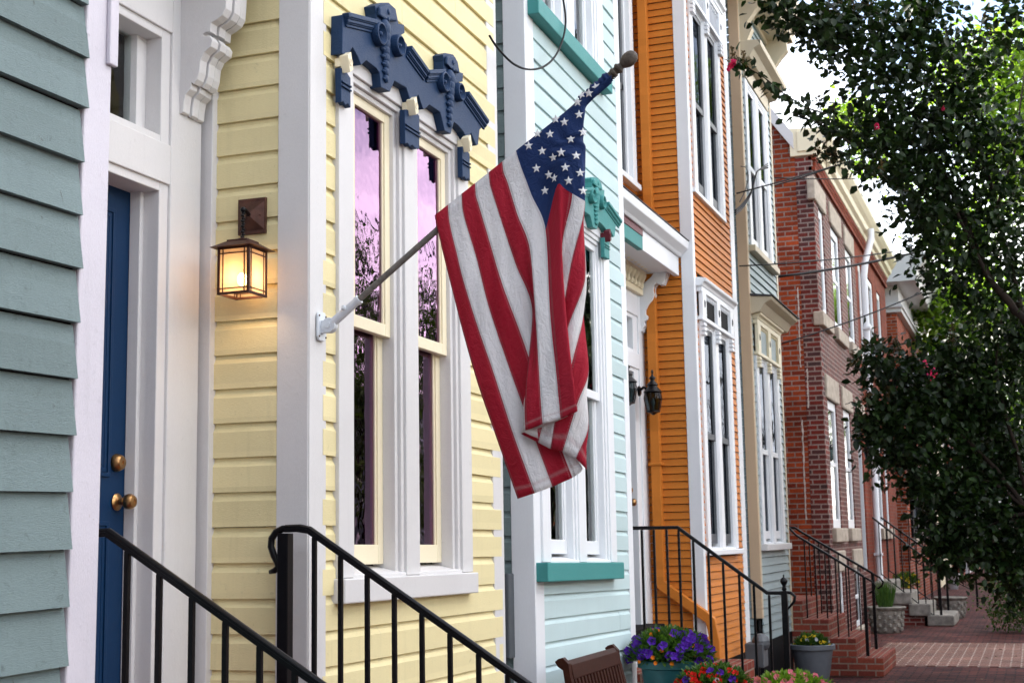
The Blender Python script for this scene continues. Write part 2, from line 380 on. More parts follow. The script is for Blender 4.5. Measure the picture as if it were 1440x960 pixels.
# ================================================================== PARTS OF HOUSES
def xz_line(p_top, p_bot, z):       # x on the straight line through two (x, z) points
    t = (z-p_bot[1])/(p_top[1]-p_bot[1]); return p_bot[0]+(p_top[0]-p_bot[0])*t
EAVE = 8.4
def body(par, x0, x1, y=4.1, top=EAVE):
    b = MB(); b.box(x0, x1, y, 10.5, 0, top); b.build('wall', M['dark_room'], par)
    b = MB(); b.box(x0, x1, Y0-.25, 10.6, top, top+.16); b.build('roof', M['roof'], par)
def cornice(par, x0, x1, mat, z=EAVE-.35, top=EAVE, y=Y0, proj=.5, brackets=True):
    b = MB()
    b.box(x0, x1, y-.04, y+.3, z-.35, z)
    prof = [(y+.2, z), (y-.10, z), (y-.12, z+.05), (y-proj+.12, z+.12), (y-proj+.05, z+.15), (y-proj+.05, z+.25), (y-proj, z+.33), (y-proj, top-z+z+.02), (y+.2, top+.02)]
    b.prism(prof, 'x', x0-.02, x1+.02)
    o = b.build('cornice', mat, par, bevel=.006)
    if brackets:
        n = max(2, int((x1-x0)/.62)); 
        for i in range(n):
            x = x0+.07+(x1-x0-.14)*i/(n-1); k = MB()
            k.prism([(y-.04, z-.42), (y-.10, z-.42), (y-.14, z-.30), (y-.10, z-.2), (y-.2, z-.1), (y-proj+.16, z-.05), (y-proj+.14, z+.12), (y-.04, z+.05)], 'x', x-.045, x+.045)
            k.build('cornice_bracket', mat, o, bevel=.004)
    return o

def pair_window(par, xl, xr, zs, zt, zm, fm, sm, glass, sh=0., x0=0., yb=Y0, face=.02, sill=None, curtain=None, lower_glass=None, subsill=True, head=True, name='window', deep=.17, ext=.13, k=1.):
    q0 = -face*(k-1)
    u = (xr-xl)/1.43
    def X(a): return xl+a*u
    w = MB(sh, x0)
    zb, zh = zs, zt+ext*u
    for a, c in ((0, .13), (.65, .79), (1.30, 1.43)): w.box(X(a), X(c), yb-face, yb+deep, zb, zh)
    for a, c in ((.13, .16), (.62, .65), (.79, .82), (1.27, 1.30)): w.box(X(a), X(c), yb-face+.013*k, yb+deep-.001, zb+.001, zt+.05*u)
    for a, c in ((.16, .19), (.59, .62), (.82, .85), (1.24, 1.27)): w.box(X(a), X(c), yb-face+.029*k, yb+deep-.002, zb+.002, zt+.02*u)
    for (a, c) in ((.13, .65), (.79, 1.30)):
        w.box(X(a), X(c), yb-face+.002, yb+deep-.003, zt+.052*u, zh-.003)
        w.box(X(a)+.001, X(c)-.001, yb-face+.016*k, yb+deep-.004, zt+.024*u, zt+.052*u)
        w.box(X(a)+.002, X(c)-.002, yb-face+.032*k, yb+deep-.005, zt, zt+.024*u)
        if subsill:
            w.hexa([(X(a), yb-face+.004, zb-.01), (X(c), yb-face+.004, zb-.01), (X(c), yb+deep, zb-.01), (X(a), yb+deep, zb-.01)],
                   [(X(a), yb-face+.004, zb+.012), (X(c), yb-face+.004, zb+.012), (X(c), yb+deep, zb+.055), (X(a), yb+deep, zb+.055)])
    fr = w.build(name, fm, par, bevel=.003)
    for a, c in ((.19, .59), (.85, 1.24)):
        xa, xc = X(a), X(c); st = (.05 if k > .9 else .035)*u
        for up in (1, 0):
            y = yb-face+.048*k if up else yb-face+.088*k
            za, zc = (zm-.028, zt) if up else (zs+.05, zm+.028)
            s = MB(sh, x0); br = .055 if up else .085
            s.box(xa, xa+st, y, y+.036, za, zc); s.box(xc-st, xc, y, y+.036, za, zc)
            s.box(xa+st-.001, xc-st+.001, y+.001, y+.035, za, za+br); s.box(xa+st-.001, xc-st+.001, y+.001, y+.035, zc-.045, zc)
            for xx in (xa+st, xc-st-.012): s.box(xx, xx+.012, y+.008, y+.03, za+br-.001, zc-.044)
            s.build('sash', sm, fr, bevel=.0025)
            p = MB(sh, x0); p.box(xa+st-.002, xc-st+.002, y+.016, y+.020, za+br-.004, zc-.041)
            p.build('pane', (lower_glass if (not up and lower_glass) else glass), fr)
        if curtain:
            cm, f0, f1 = curtain
            cu = MB(sh, x0); n = 60; vs = []; fs = []
            for i in range(n+1):
                t = i/n; x = xa+(xc-xa)*(f0+(f1-f0)*t); yy = yb+.135+.018*math.sin(t*19)+.008*math.sin(t*43+1)
                vs += [(x, yy, zs+.03), (x, yy, zt)]
            for i in range(n): fs.append((2*i, 2*i+2, 2*i+3, 2*i+1))
            cu.add(vs, fs); cu.build('curtain', cm, fr, smooth=True)
    if sill:
        sx0, sx1, sh_, pr, smat = sill
        s = MB(sh, x0); s.box(sx0, sx1, yb-pr, yb+.02, zs-sh_, zs-.002); s.build('sill', smat, fr, bevel=.006)
    return fr

HY = Y0-.060
def hood_px(cx, cy): return F(440+cx/3, cy/3, HY)
def window_hood(par, tf, mats, yb=Y0, name='window_hood'):
    """tf maps the facade point (x, z) of the first hood to this one; mats: board, block"""
    bm_, dm = mats
    out = [(126, 63), (132, 62), (235, 95), (268, 92), (268, 62), (262, 24), (288, 12), (320, 12), (350, 40), (362, 100), (385, 105), (388, 140), (372, 150), (398, 190), (400, 215),
           (470, 302), (535, 300), (552, 296), (552, 258), (548, 232), (560, 224), (592, 230), (612, 262), (620, 305), (635, 310), (633, 345), (616, 347), (640, 380), (645, 410), (724, 512), (722, 530),
           (704, 548), (698, 610), (690, 615), (668, 562), (650, 585), (636, 556), (612, 528), (596, 516), (582, 566), (556, 551), (542, 490), (538, 474), (492, 442), (480, 455), (466, 462), (445, 400), (432, 425), (412, 428), (396, 372),
           (345, 342), (326, 388), (288, 368), (282, 308), (268, 288), (226, 256), (204, 276), (190, 240), (168, 200), (150, 232), (124, 227)]
    P = [tf(*hood_px(*p)) for p in out]
    b = MB(); b.prism(P, 'y', yb-.060, yb-.004)
    o = b.build(name, bm_, par, bevel=.004)
    # stepped crown moulding along the top edges
    def strip(seq, d0, d1, y, yy=.0):
        m = MB()
        for i in range(len(seq)-1):
            a = Vector((*tf(*hood_px(*seq[i])), 0)); c = Vector((*tf(*hood_px(*seq[i+1])), 0)); t = (c-a).normalized(); nn = Vector((t.y, -t.x, 0))
            q = [a+nn*d0-t*.004*i, c+nn*d0, c+nn*d1, a+nn*d1]
            m.hexa([(p.x, y-.0005*i, p.y) for p in q], [(p.x, yb-.055, p.y) for p in q])
        return m
    runs = ([(127, 64), (132, 62), (264, 96)], [(396, 200), (470, 303), (540, 300)], [(640, 392), (724, 513)])
    for r in runs:
        for d0, d1, y in ((-.006, .014, yb-.088), (.0135, .020, yb-.083), (.0195, .034, yb-.078), (.0335, .040, yb-.073), (.0395, .052, yb-.067)):
            m = strip(r, d0, d1, y); m.build('crown_moulding', bm_, o, bevel=.003)
    # rosettes
    for cx, cy, r in ((292, 142, .050), (372, 192, .046), (562, 345, .048), (628, 388, .044)):
        x, z = tf(*F(440+cx/3, cy/3, yb-.09 if tf is IDT else Y0-.09)); m = MB()
        m.lathe([(r*1.1, 0), (r*1.12, .022), (r*1.0, .036), (r*.86, .038), (r*.74, .028), (r*.5, .012), (r*.3, .012), (r*.24, .026), (r*.12, .034), (.003, .035)], (x, yb-.057, z), (0, -1, 0), 28)
        m.build('rosette', bm_, o, smooth=True, autosmooth=True)
    # crest bosses and carved acanthus drops with scalloped sides
    for ax, ay, bx, by in ((316, 120, 322, 330), (590, 330, 590, 520)):
        m = MB(); xa, za = tf(*F(440+ax/3, ay/3, Y0-.08)); xb, zb = tf(*F(440+bx/3, by/3, Y0-.08))
        n = 8
        for i in range(n):
            t = i/(n-1); x = xa+(xb-xa)*t; z = za+(zb-za)*t; r = .052*(1-.55*t)
            m.ball((x, yb-.063, z), r*.85, 12, (1.0, .62, 1.05))
            m.ball((x-r*.75, yb-.061, z-.006), r*.5, 10, (1, .9, .55)); m.ball((x+r*.75, yb-.061, z-.006), r*.42, 10, (1, .7, .8))
        m.build('carved_drop', bm_, o, smooth=True)
    for pts in (((262, 30), (290, 16), (318, 18), (342, 46), (352, 100), (300, 95), (262, 70)), ((548, 236), (570, 230), (590, 238), (604, 268), (612, 320), (574, 300), (548, 272))):
        m = MB(); q = [tf(*hood_px(*p)) for p in pts]; cx = sum(p[0] for p in q)/len(q); cz = sum(p[1] for p in q)/len(q)
        q2 = [(cx+(p[0]-cx)*.86, cz+(p[1]-cz)*.86) for p in q]
        m.prism(q2, 'y', yb-.078, yb-.059); m.build('crest_panel', bm_, o, bevel=.008)
        m = MB(); m.ball((cx, yb-.078, cz), .014, 10, (1, .5, 1)); m.ball((cx, yb-.078, cz-.035), .009, 8, (1, .5, 1.4)); m.build('crest_boss', bm_, o, smooth=True)
    # pendants below
    for pts in (((118, 285), (120, 432), (128, 428), (138, 444), (148, 438), (160, 456), (160, 330), (140, 300)),
                ((388, 462), (390, 606), (400, 604), (410, 618), (420, 612), (436, 630), (450, 628), (450, 490), (430, 470)),
                ((630, 618), (632, 748), (640, 746), (648, 758), (656, 752), (664, 764), (662, 650), (646, 626))):
        q = [tf(*F(440+p[0]/3, p[1]/3, Y0-.05)) for p in pts]; m = MB(); m.prism(q, 'y', yb-.05, yb-.021)
        x0 = min(p[0] for p in q); x1 = max(p[0] for p in q); zz = min(p[1] for p in q)+.07
        for k in range(2): m.box(x0+.002, x1-.002, yb-.058, yb-.048, zz+k*.018, zz+k*.018+.008)
        m.build('pendant', bm_, o, bevel=.003)
    # pale diamond blocks with a ring
    for cx, cy in ((163, 262), (440, 446), (668, 604)):
        x, z = tf(*F(440+cx/3, cy/3, Y0-.09)); m = MB(); s = .046
        m.prism([(x-s*.55, z+s*.5), (x+s*.1, z+s), (x+s*.6, z-s*.55), (x-s*.1, z-s)], 'y', yb-.086, yb-.045)
        m.box(x-.018, x+.018, yb-.0455, yb-.02, z-.018, z+.018)
        m.lathe([(.017, 0), (.017, .004), (.012, .004), (.010, .0005), (.003, .001)], (x, yb-.085, z), (0, -1, 0), 16)
        m.build('diamond_block', dm, o, bevel=.003)
    return o
def IDT(x, z): return (x, z)

def console(par, px, X0, X1, mat, layers=3, name='bracket'):
    P = [(PX(x, y, X0).y, PX(x, y, X0).z) for x, y in px]
    m = MB(); w = (X1-X0)/layers
    for k in range(layers):
        g = .004 if k else 0
        m.prism(P if k != 1 or layers < 3 else [(y-.006 if i > 0 else y, z) for i, (y, z) in enumerate(P)], 'x', X0+w*k+g, X0+w*(k+1)-.004)
    m.box(X0+.002, X1-.006, max(p[0] for p in P)-.03, max(p[0] for p in P)+.001, min(p[1] for p in P)+.02, max(p[1] for p in P)-.001)
    return m.build(name, mat, par, bevel=.004)

# ================================================================== GREEN HOUSE (nearest, left)
gh = thing('green_clapboard_house', (1.5, Y0, 0), 'sage green clapboard house with chipped white corner board at the left edge', 'house')
gt = F(119, 80, Y0); gb = F(90, 950, Y0)
b = MB(.012, 3.3)
e = .1665
for k in range(-2, 43):
    zb = 3.086-.0+(k-18)*e
    if zb < .05: continue
    xr = xz_line(gt, gb, zb+.08)+random.uniform(-.012, .006)
    siding(b, 'x', -2.5, xr, Y0+.012, zb, zb+e*.5, e, 'lap', zb, wob=.0022, out=.030)
b.build('siding', M['green'], gh)
tl, tr = F(122, 0), F(158.5, 0); bl, br = F(92, 950), F(133, 950)
ext = lambda t, bo, z: (xz_line(t, bo, z), z)
b = MB(); zt_, zb_ = EAVE, .0
b.hexa([(xz_line(tl, bl, zb_), Y0-.004, zb_), (xz_line(tr, br, zb_), Y0-.004, zb_), (xz_line(tr, br, zb_), Y0+.55, zb_), (xz_line(tl, bl, zb_), Y0+.55, zb_)],
       [(xz_line(tl, bl, zt_), Y0-.004, zt_), (xz_line(tr, br, zt_), Y0-.004, zt_), (xz_line(tr, br, zt_), Y0+.55, zt_), (xz_line(tl, bl, zt_), Y0+.55, zt_)])
b.build('corner_board', M['white_old'], gh, bevel=.006)
# second layer of the corner board (a worn upper strip ends in a step)
b = MB(); p = F(147, 87); q = F(158, 87)
b.box(p[0], q[0]+.004, Y0-.020, Y0-.0045, F(150, 92)[1], EAVE); b.build('corner_strip', M['white_old'], gh, bevel=.004)
b = MB(); b.box(-2.5, 3.55, Y0+.02, Y0+.06, 0, EAVE); b.build('sheathing', M['found'], gh)
body(gh, -2.5, 3.62, 3.2)

# ================================================================== YELLOW HOUSE
yh = thing('yellow_clapboard_house', (5.4, Y0, 0), 'pale yellow clapboard house with blue front door, paired windows and carved navy window hood', 'house')
XS = 4.919                     # side wall of the projecting bay
XR = 7.098
TILT = -.010
ywx0, ywx1 = F(477, 600, Y0-.02)[0], F(663, 600, Y0-.02)[0]
yzs = F(484, 812, Y0-.02)[1]; yzt = F(498, 131, Y0+.03)[1]
yzm = F(500, 452, Y0+.05)[1]
hole = (ywx0+.03, ywx1-.03, yzs-.02, yzt+.12)
b = MB(TILT, XS)
siding(b, 'x', XS+.12, XR-.04, Y0+.016, .3, EAVE-.3, .1387, 'drop', F(465, 885.5)[1], [hole], out=.020)
b.build('siding', M['yellow'], yh)
b = MB(); siding(b, 'y', Y0+.10, Y1-.005, XS+.016, .3, EAVE-.3, .1387, 'drop', 3.743, out=.020)
b.build('siding', M['yellow'], yh)
b = MB(); b.box(XS-.006, F(457.5, 480)[0], Y0-.004, 2.793, .1, EAVE-.1)
b.box(XS-.002, F(441, 480)[0], Y0-.009, Y0-.003, .1, EAVE-.1)
b.build('corner_board', M['white'], yh, bevel=.004)
b = MB(); b.box(F(690, 500)[0], XR, Y0-.004, 3.1, .1, EAVE-.1); b.build('corner_board', M['white'], yh, bevel=.004)
b = MB(); b.box(XS+.02, XR-.02, Y0+.05, 4.2, .1, .14); b.box(XR-.05, XR-.003, Y0+.03, 4.2, .1, EAVE)
b.box(XS+.03, XS+.06, Y0+.2, 4.1, .1, EAVE)
b.box(XS+.05, ywx0+.05, Y0+.03, Y0+.05, .1, EAVE); b.box(ywx1-.05, XR-.02, Y0+.03, Y0+.05, .1, EAVE)
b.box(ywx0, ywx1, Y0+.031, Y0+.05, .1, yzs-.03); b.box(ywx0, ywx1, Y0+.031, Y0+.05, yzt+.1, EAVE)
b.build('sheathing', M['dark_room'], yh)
yw = pair_window(yh, ywx0, ywx1, yzs, yzt, yzm, M['white'], M['cream'], M['glass_pink'], TILT, ywx0, sill=(F(484, 830, Y0-.05)[0], F(672, 810, Y0-.05)[0], .102, .055, M['white']), curtain=(M['plum'], .55, 1.0))
window_hood(yh, IDT, (M['navy'], M['cream']))
# recess with the door
Xj = F(222, 400, Y1)[0]; Yd = PX(194, 400, Xj).y
xl_door = 3.70
ztr_b = F(234, 204, Y1)[1]; zd_t = F(234, 260, Y1)[1]; ztr_t = F(235, 45, Y1)[1]
XC0, XC1 = F(234, 400, Y1)[0], F(277, 400, Y1)[0]
b = MB()
b.box(XC0, XC1, Y1-.012, Y1+.06, .85, EAVE-.2)
b.box(3.55, xl_door-.05, Y1-.012, Y1+.06, .85, EAVE-.2)
b.box(xl_door-.05, XC0, Y1-.011, Y1+.06, zd_t, ztr_b); b.box(xl_door-.05, XC0, Y1-.011, Y1+.06, ztr_t, EAVE-.2)
# inner stepped edges and reveals of door and transom
for za, zb2 in ((.85, zd_t), (ztr_b, ztr_t)):
    top = zb2; bot = za if za > 1 else za
    b.box(Xj, XC0+.001, Y1, Y1+.24, bot-(.0 if za < 1 else .02), top+.02)
    b.box(xl_door-.051, xl_door, Y1, Y1+.24, bot, top+.02)
    b.box(xl_door-.002, Xj+.002, Y1+.001, Y1+.24, top-.035, top+.019)
    if za > 1: b.box(xl_door-.002, Xj+.002, Y1+.001, Y1+.24, bot-.019, bot+.03)
    b.box(Xj-.022, Xj+.001, Yd-.02, Yd+.03, bot, top-.034)
# inner corner strip
b.box(F(280, 500, Y1)[0], XS+.02, Y1-.05, Y1+.03, .85, EAVE-.2)
b.build('door_casing', M['white'], yh, bevel=.004)
b = MB(); b.box(3.55, XS+.02, Y1+.061, Y1+.1, zd_t, ztr_b); b.box(XC0-.04, XS+.05, Y1+.061, Y1+.4, .1, EAVE); b.build('sheathing', M['dark_room'], yh)
def panel_door(par, x0, x1, z0, z1, y, mat, panels, name='front_door'):
    d = MB(); d.box(x0, x1, y, y+.045, z0, z1)
    o = d.build(name, mat, par, bevel=.003)
    w = x1-x0
    for a, c, e_, f_ in panels:
        p = MB(); xa, xc, za, zc = x0+w*a, x0+w*c, z0+(z1-z0)*e_, z0+(z1-z0)*f_
        for k, (i_, yy) in enumerate(((0, .008), (.018, .003))):
            p.box(xa+i_, xc-i_, y-yy, y+.001, za+i_, za+i_+.016); p.box(xa+i_, xc-i_, y-yy, y+.001, zc-i_-.016, zc-i_)
            p.box(xa+i_, xa+i_+.016, y-yy+.0005, y+.001, za+i_, zc-i_); p.box(xc-i_-.016, xc-i_, y-yy+.0005, y+.001, za+i_, zc-i_)
        p.box(xa+.045, xc-.045, y-.006, y+.001, za+.045, zc-.045)
        p.build('door_panel', mat, o, bevel=.003)
    return o
dr = panel_door(yh, xl_door, Xj-.002, .9, zd_t-.03, Yd+.03, M['door_blue'], ((.14, .46, .08, .38), (.56, .87, .08, .38), (.14, .46, .46, .955), (.56, .87, .46, .955)))
def knob(par, px, py, y, r=.03, key=True, mat=None):
    x, z = F(px, py, y-.045); k = MB()
    k.lathe([(r*1.05, 0), (r*1.1, .004), (r*.95, .008), (r*.4, .014), (r*.36, .03), (r*.8, .04), (r*.98, .052), (r*.95, .068), (r*.7, .078), (r*.3, .08), (r*.28, .077), (.002, .077)], (x, y, z), (0, -1, 0), 24)
    return k.build('door_knob', mat or M['brass'], par, smooth=True, autosmooth=True)
knob(dr, 178, 705, Yd+.028)
x, z = F(172, 650, Yd); k = MB(); k.lathe([(.034, 0), (.034, .008), (.028, .024), (.022, .03), (.008, .031), (.007, .027), (.002, .027)], (x, Yd+.028, z), (0, -1, 0), 24)
k.build('deadbolt', M['brass'], dr, smooth=True, autosmooth=True)
b = MB(); b.box(xl_door, Xj, Y1+.10, Y1+.106, ztr_b, ztr_t); b.build('transom_pane', M['glass'], yh)
b = MB(); sx = F(193, 100, Y1+.09)[0]
b.box(sx-.03, Xj-.02, Y1+.07, Y1+.12, ztr_b+.03, ztr_t-.03); b.box(xl_door, sx, Y1+.075, Y1+.119, ztr_b+.03, ztr_b+.06); b.build('transom_frame', M['white'], yh, bevel=.003)
sc = 5.115
bp = [(50, -700), (420, -700), (410, -200), (400, 0), (395, 60), (370, 110), (330, 142), (290, 165), (284, 228), (248, 232), (230, 250), (240, 262), (280, 256), (300, 290), (290, 335), (240, 378), (215, 430), (205, 520), (190, 570), (165, 605), (150, 592), (142, 640), (105, 680), (95, 740), (90, 805), (68, 820), (52, 810)]
Xb = F(250, 80, Y1)[0]
console(yh, [(240+x/sc, y/sc) for x, y in bp], Xb, XC1-.005, M['white'])
b = MB(); zz = 4.15; b.box(3.3, XS+.01, Y1-.42, Y1-.02, zz, zz+.08); b.box(3.3, XS+.01, Y1-.40, Y1-.021, zz+.08, zz+.2); b.box(3.3, XS+.01, Y1-.45, Y1-.022, zz+.2, zz+.26); b.build('door_hood', M['white'], yh, bevel=.006)
cornice(yh, 3.66, XR, M['white']); body(yh, 3.63, XR)
b = MB(); b.box(3.65, XS+.1, 1.9, Y1+.3, 0, .88); b.box(3.65, XS-.02, 1.62, 1.9, 0, .68); b.box(3.65, XS-.02, 1.34, 1.62, 0, .46); b.box(3.65, XS-.02, 1.06, 1.34, 0, .23)
b.build('stoop', M['step_brick'], yh, bevel=.008)
b = MB(); b.box(XS+.12, XR, Y0+.03, Y0+.3, 0, .35); b.build('foundation', M['found'], yh)

# ================================================================== AQUA HOUSE
th = thing('aqua_clapboard_house', (8.4, Y0, 0), 'pale aqua clapboard house with teal window sills behind the hanging flag', 'house')
TX0 = F(746, 500)[0]; TXR = F(884, 560)[0]
TTL = -.020
twx0, twx1 = F(763, 700, Y0-.02)[0], F(866, 700, Y0-.02)[0]
tzs = F(766, 790, Y0-.02)[1]; tzt = tzs+(yzt-yzs)+.02; tzm = tzs+(yzm-yzs)
uz = F(757, 4, Y0-.02)[1]-.02; ux0, ux1 = F(764, 60, Y0-.02)[0], F(853, 100, Y0-.02)[0]
ux0 = twx0; ux1 = twx1
b = MB(TTL, TX0)
siding(b, 'x', TX0+.12, TXR-.05, Y0+.016, .3, EAVE-.3, .1330, 'drop', F(758, 836.5)[1], [(twx0+.03, twx1-.03, tzs-.02, tzt+.12), (ux0+.03, ux1-.03, uz-.02, uz+2.2)], out=.018)
b.build('siding', M['teal'], th)
b = MB(); siding(b, 'y', Y0+.10, 3.6, TX0+.016, .3, EAVE-.3, .139, 'drop', 3.70, out=.018); b.build('siding', M['green'], th)
b = MB(); b.box(TX0-.006, F(758, 500)[0], Y0-.004, 2.793, .1, EAVE-.1); b.build('corner_board', M['white_cool'], th, bevel=.004)
b = MB(); b.box(F(866, 100)[0]-.03, TXR, Y0-.004, 3.1, .1, EAVE-.1); b.build('corner_board', M['white_cool'], th, bevel=.004)
b = MB(); b.box(TXR-.06, TXR-.003, Y0+.03, 4.2, .1, EAVE); b.box(TX0+.05, twx0+.05, Y0+.03, Y0+.05, .1, EAVE); b.box(twx1-.05, TXR-.02, Y0+.03, Y0+.05, .1, EAVE)
b.box(twx0, twx1, Y0+.031, Y0+.05, .1, tzs-.05); b.box(twx0, twx1, Y0+.031, Y0+.05, tzt+.1, uz-.05); b.box(twx0, twx1, Y0+.031, Y0+.05, uz+2.15, EAVE)
b.box(XR, TX0+.05, 3.55, 3.6, 0, EAVE)
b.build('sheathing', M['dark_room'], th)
pair_window(th, twx0, twx1, tzs, tzt, tzm, M['white_cool'], M['white_cool'], M['glass'], TTL, twx0, k=.7, sill=(F(765, 800, Y0-.05)[0], F(873, 800, Y0-.05)[0], .11, .075, M['teal_trim']), curtain=(M['lace'], 0, 1))
pair_window(th, ux0, ux1, uz, uz+2.05, uz+1.02, M['white_cool'], M['white_cool'], M['glass'], TTL, ux0, k=.7, sill=(F(752, 15, Y0-.05)[0], F(856, 100, Y0-.05)[0], .11, .075, M['teal_trim']), curtain=(M['lace'], 0, 1))
# second hood: same carving
ya = F(440+724/3, 516/3, HY); yc = F(440+570/3, 226/3, HY); ta = F(870, 312, HY); tc = F(836, 250, HY)
sx_, sz_ = (ta[0]-tc[0])/(ya[0]-yc[0]), (ta[1]-tc[1])/(ya[1]-yc[1])
sx_ = min(1.2, max(.85, sx_)); sz_ = min(1.2, max(.85, sz_))
window_hood(th, lambda x, z: (ta[0]+(x-ya[0])*sx_, ta[1]+(z-ya[1])*sz_), (M['teal_trim'], M['maroon']))
cornice(th, XR+.03, TXR+.02, M['white_cool']); body(th, XR+.01, TXR, 3.62)
b = MB(); b.box(TX0+.05, TXR, Y0+.04, Y0+.3, 0, .35); b.box(XR+.02, TX0+.1, 3.3, 3.5, 0, .35); b.build('foundation', M['found'], th)

# ================================================================== ORANGE HOUSE
oh = thing('orange_clapboard_house', (12.2, Y0, 0), 'burnt orange clapboard house with white trim, black door under a bracketed hood', 'house')
OX = 12.03; OXR = F(1041.5, 560)[0]
YO = 3.133; OSX = 11.95
eo = .0655
def ow_z(px, py): return F(px, py, Y0-.02)[1]
ow0, ow1 = F(989, 560, Y0-.02)[0], F(1031, 560, Y0-.02)[0]
ozs = ow_z(1003, 772); ozt = ow_z(993, 461); ozm = ow_z(998, 612)
ouz = ow_z(979, 266); out_ = ow_z(974, 11); oum = ow_z(982, 147)
b = MB(-.004, OX)
siding(b, 'x', OX-.01, OXR-.04, Y0+.012, .5, EAVE-.3, eo, 'lap', F(1031, 871)[1], [(ow0+.03, ow1-.03, ozs-.02, ozt+.45), (ow0+.03, ow1-.03, ouz-.02, out_+.4)], out=.015, wob=.0008)
b.build('siding', M['orange'], oh)
b = MB(); siding(b, 'y', Y0+.08, YO, OSX+.012, .5, EAVE-.3, eo, 'lap', PX(901, 7.5, OSX).z, out=.015, wob=.0008); b.build('siding', M['orange'], oh)
tl = F(967, 0)[0]
def lean_post(par, ptl, ptr, pbl, pbr, y0, y1, mat, name='corner_board', z0=.1, z1=EAVE-.1, bevel=.004):
    a, c, d, e_ = F(*ptl, y0), F(*ptr, y0), F(*pbl, y0), F(*pbr, y0); m = MB()
    q = lambda z: [(xz_line(a, d, z), y0, z), (xz_line(c, e_, z), y0, z), (xz_line(c, e_, z), y1, z), (xz_line(a, d, z), y1, z)]
    m.hexa(q(z0), q(z1)); return m.build(name, mat, par, bevel=bevel)
OPX = PX(964, 400, 1).y  # ratio only
m = MB(); m.box(OSX-.006, OX, Y0-.004, 2.763, .75, EAVE-.1); m.build('corner_board', M['white_cool'], oh, bevel=.004)
m = MB(); m.box(F(1036, 560)[0], OXR, Y0-.004, 3.6, .55, EAVE-.1); m.build('corner_board', M['white_cool'], oh, bevel=.004)
b = MB(); b.box(OSX+.05, ow0+.05, Y0+.03, Y0+.05, .3, EAVE); b.box(ow1-.05, OXR-.02, Y0+.03, Y0+.05, .3, EAVE)
b.box(ow0, ow1, Y0+.031, Y0+.05, .3, ozs-.03); b.box(ow0, ow1, Y0+.031, Y0+.05, ozt+.4, ouz-.03); b.box(ow0, ow1, Y0+.031, Y0+.05, out_+.35, EAVE)
b.build('sheathing', M['dark_room'], oh)
def header_panels(par, x0, x1, z0, z1, fm, pm, yb=Y0, ext=.14):
    """carved head board with two sunk panels and a small cornice"""
    m = MB(); u = x1-x0
    m.box(x0-.02, x1+.02, yb-.05, yb+.02, z0, z0+.035); m.box(x0-.02, x1+.02, yb-.05, yb+.02, z1-.05, z1)
    for a, c in ((0, .11), (.445, .555), (.89, 1)): m.box(x0+u*a, x0+u*c, yb-.052, yb+.02, z0+.03, z1-.03)
    m.box(x0, x1, yb-.02, yb+.01, z0+.01, z1-.01)
    for i in range(16):
        xx = x0+u*(.12+.76*i/15); m.box(xx-.008, xx+.008, yb-.04, yb-.01, z1-.085, z1-.045)
    m.prism([(yb+.01, z1-.001), (yb-.055, z1-.001), (yb-.065, z1+.025), (yb-.09, z1+.04), (yb-.095, z1+.065), (yb+.01, z1+.08)], 'x', x0-.04, x1+.04)
    for a in (.055, .5, .945):
        for k in range(3): m.box(x0+u*a-.05, x0+u*a+.05, yb-.055, yb-.01, z0-.13+k*.04, z0-.10+k*.04)
    o = m.build('window_header', fm, par, bevel=.004)
    for a, c in ((.13, .43), (.57, .87)):
        p = MB(); p.box(x0+u*a, x0+u*c, yb-.028, yb-.0195, z0+.04, z1-.09); p.build('header_panel', pm, o)
    for a in (.055, .5, .945):
        p = MB(); p.ball((x0+u*a, yb-.052, (z0+z1)/2), .022, 10, (.8, .4, 1.7)); p.build('header_stud', M['iron'], o, smooth=True)
    return o
pair_window(oh, ow0, ow1, ozs, ozt, ozm, M['white_cool'], M['grey_plastic'], M['glass_dark'], -.004, ow0, k=.4, sill=(F(999.5, 776, Y0-.04)[0], F(1044, 776, Y0-.04)[0], .05, .06, M['white_cool']), curtain=(M['lace'], 0, .75), ext=.05)
pair_window(oh, ow0, ow1, ouz, out_, oum, M['white_cool'], M['grey_plastic'], M['glass_dark'], -.004, ow0, k=.4, sill=(F(978, 266, Y0-.03)[0], F(1022, 312, Y0-.03)[0], .04, .03, M['white_cool']), curtain=(M['shade'], 0, 1), ext=.05)
header_panels(oh, ow0-.02, ow1+.02, ozt+.04, ozt+.34, M['white_cool'], M['leaf_dark'] if False else M['found'])
header_panels(oh, ow0-.02, ow1+.02, out_+.04, out_+.36, M['white_cool'], M['shade'])
# recess: siding above hood, door wall below
hz_b = PY(905, 352, 2.79).z          # underside of the hood fascia
b = MB(); 
rx0, rx1 = F(866, 100, YO)[0]-.9, F(892, 260, YO)[0]
rzb = F(885, 255, YO)[1]
siding(b, 'x', TXR-.02, OSX+.01, YO+.012, hz_b, EAVE-.3, eo, 'lap', 1.2, [(rx0+.03, rx1-.03, rzb+.02, rzb+1.9)], out=.015, wob=.0008)
b.build('siding', M['orange'], oh)
w = MB(); w.box(rx1-.12, rx1, YO-.03, YO+.12, rzb, rzb+1.9); w.box(rx0, rx0+.12, YO-.03, YO+.12, rzb, rzb+1.9); w.box(rx0+.12, rx1-.12, YO-.028, YO+.12, rzb+1.78, rzb+1.9)
w.box(rx0-.03, rx1+.02, YO-.06, YO+.12, rzb-.05, rzb); w.box(rx1-.16, rx1-.12, YO+.01, YO+.12, rzb, rzb+1.78)
fr = w.build('window', M['white_cool'], oh, bevel=.004)
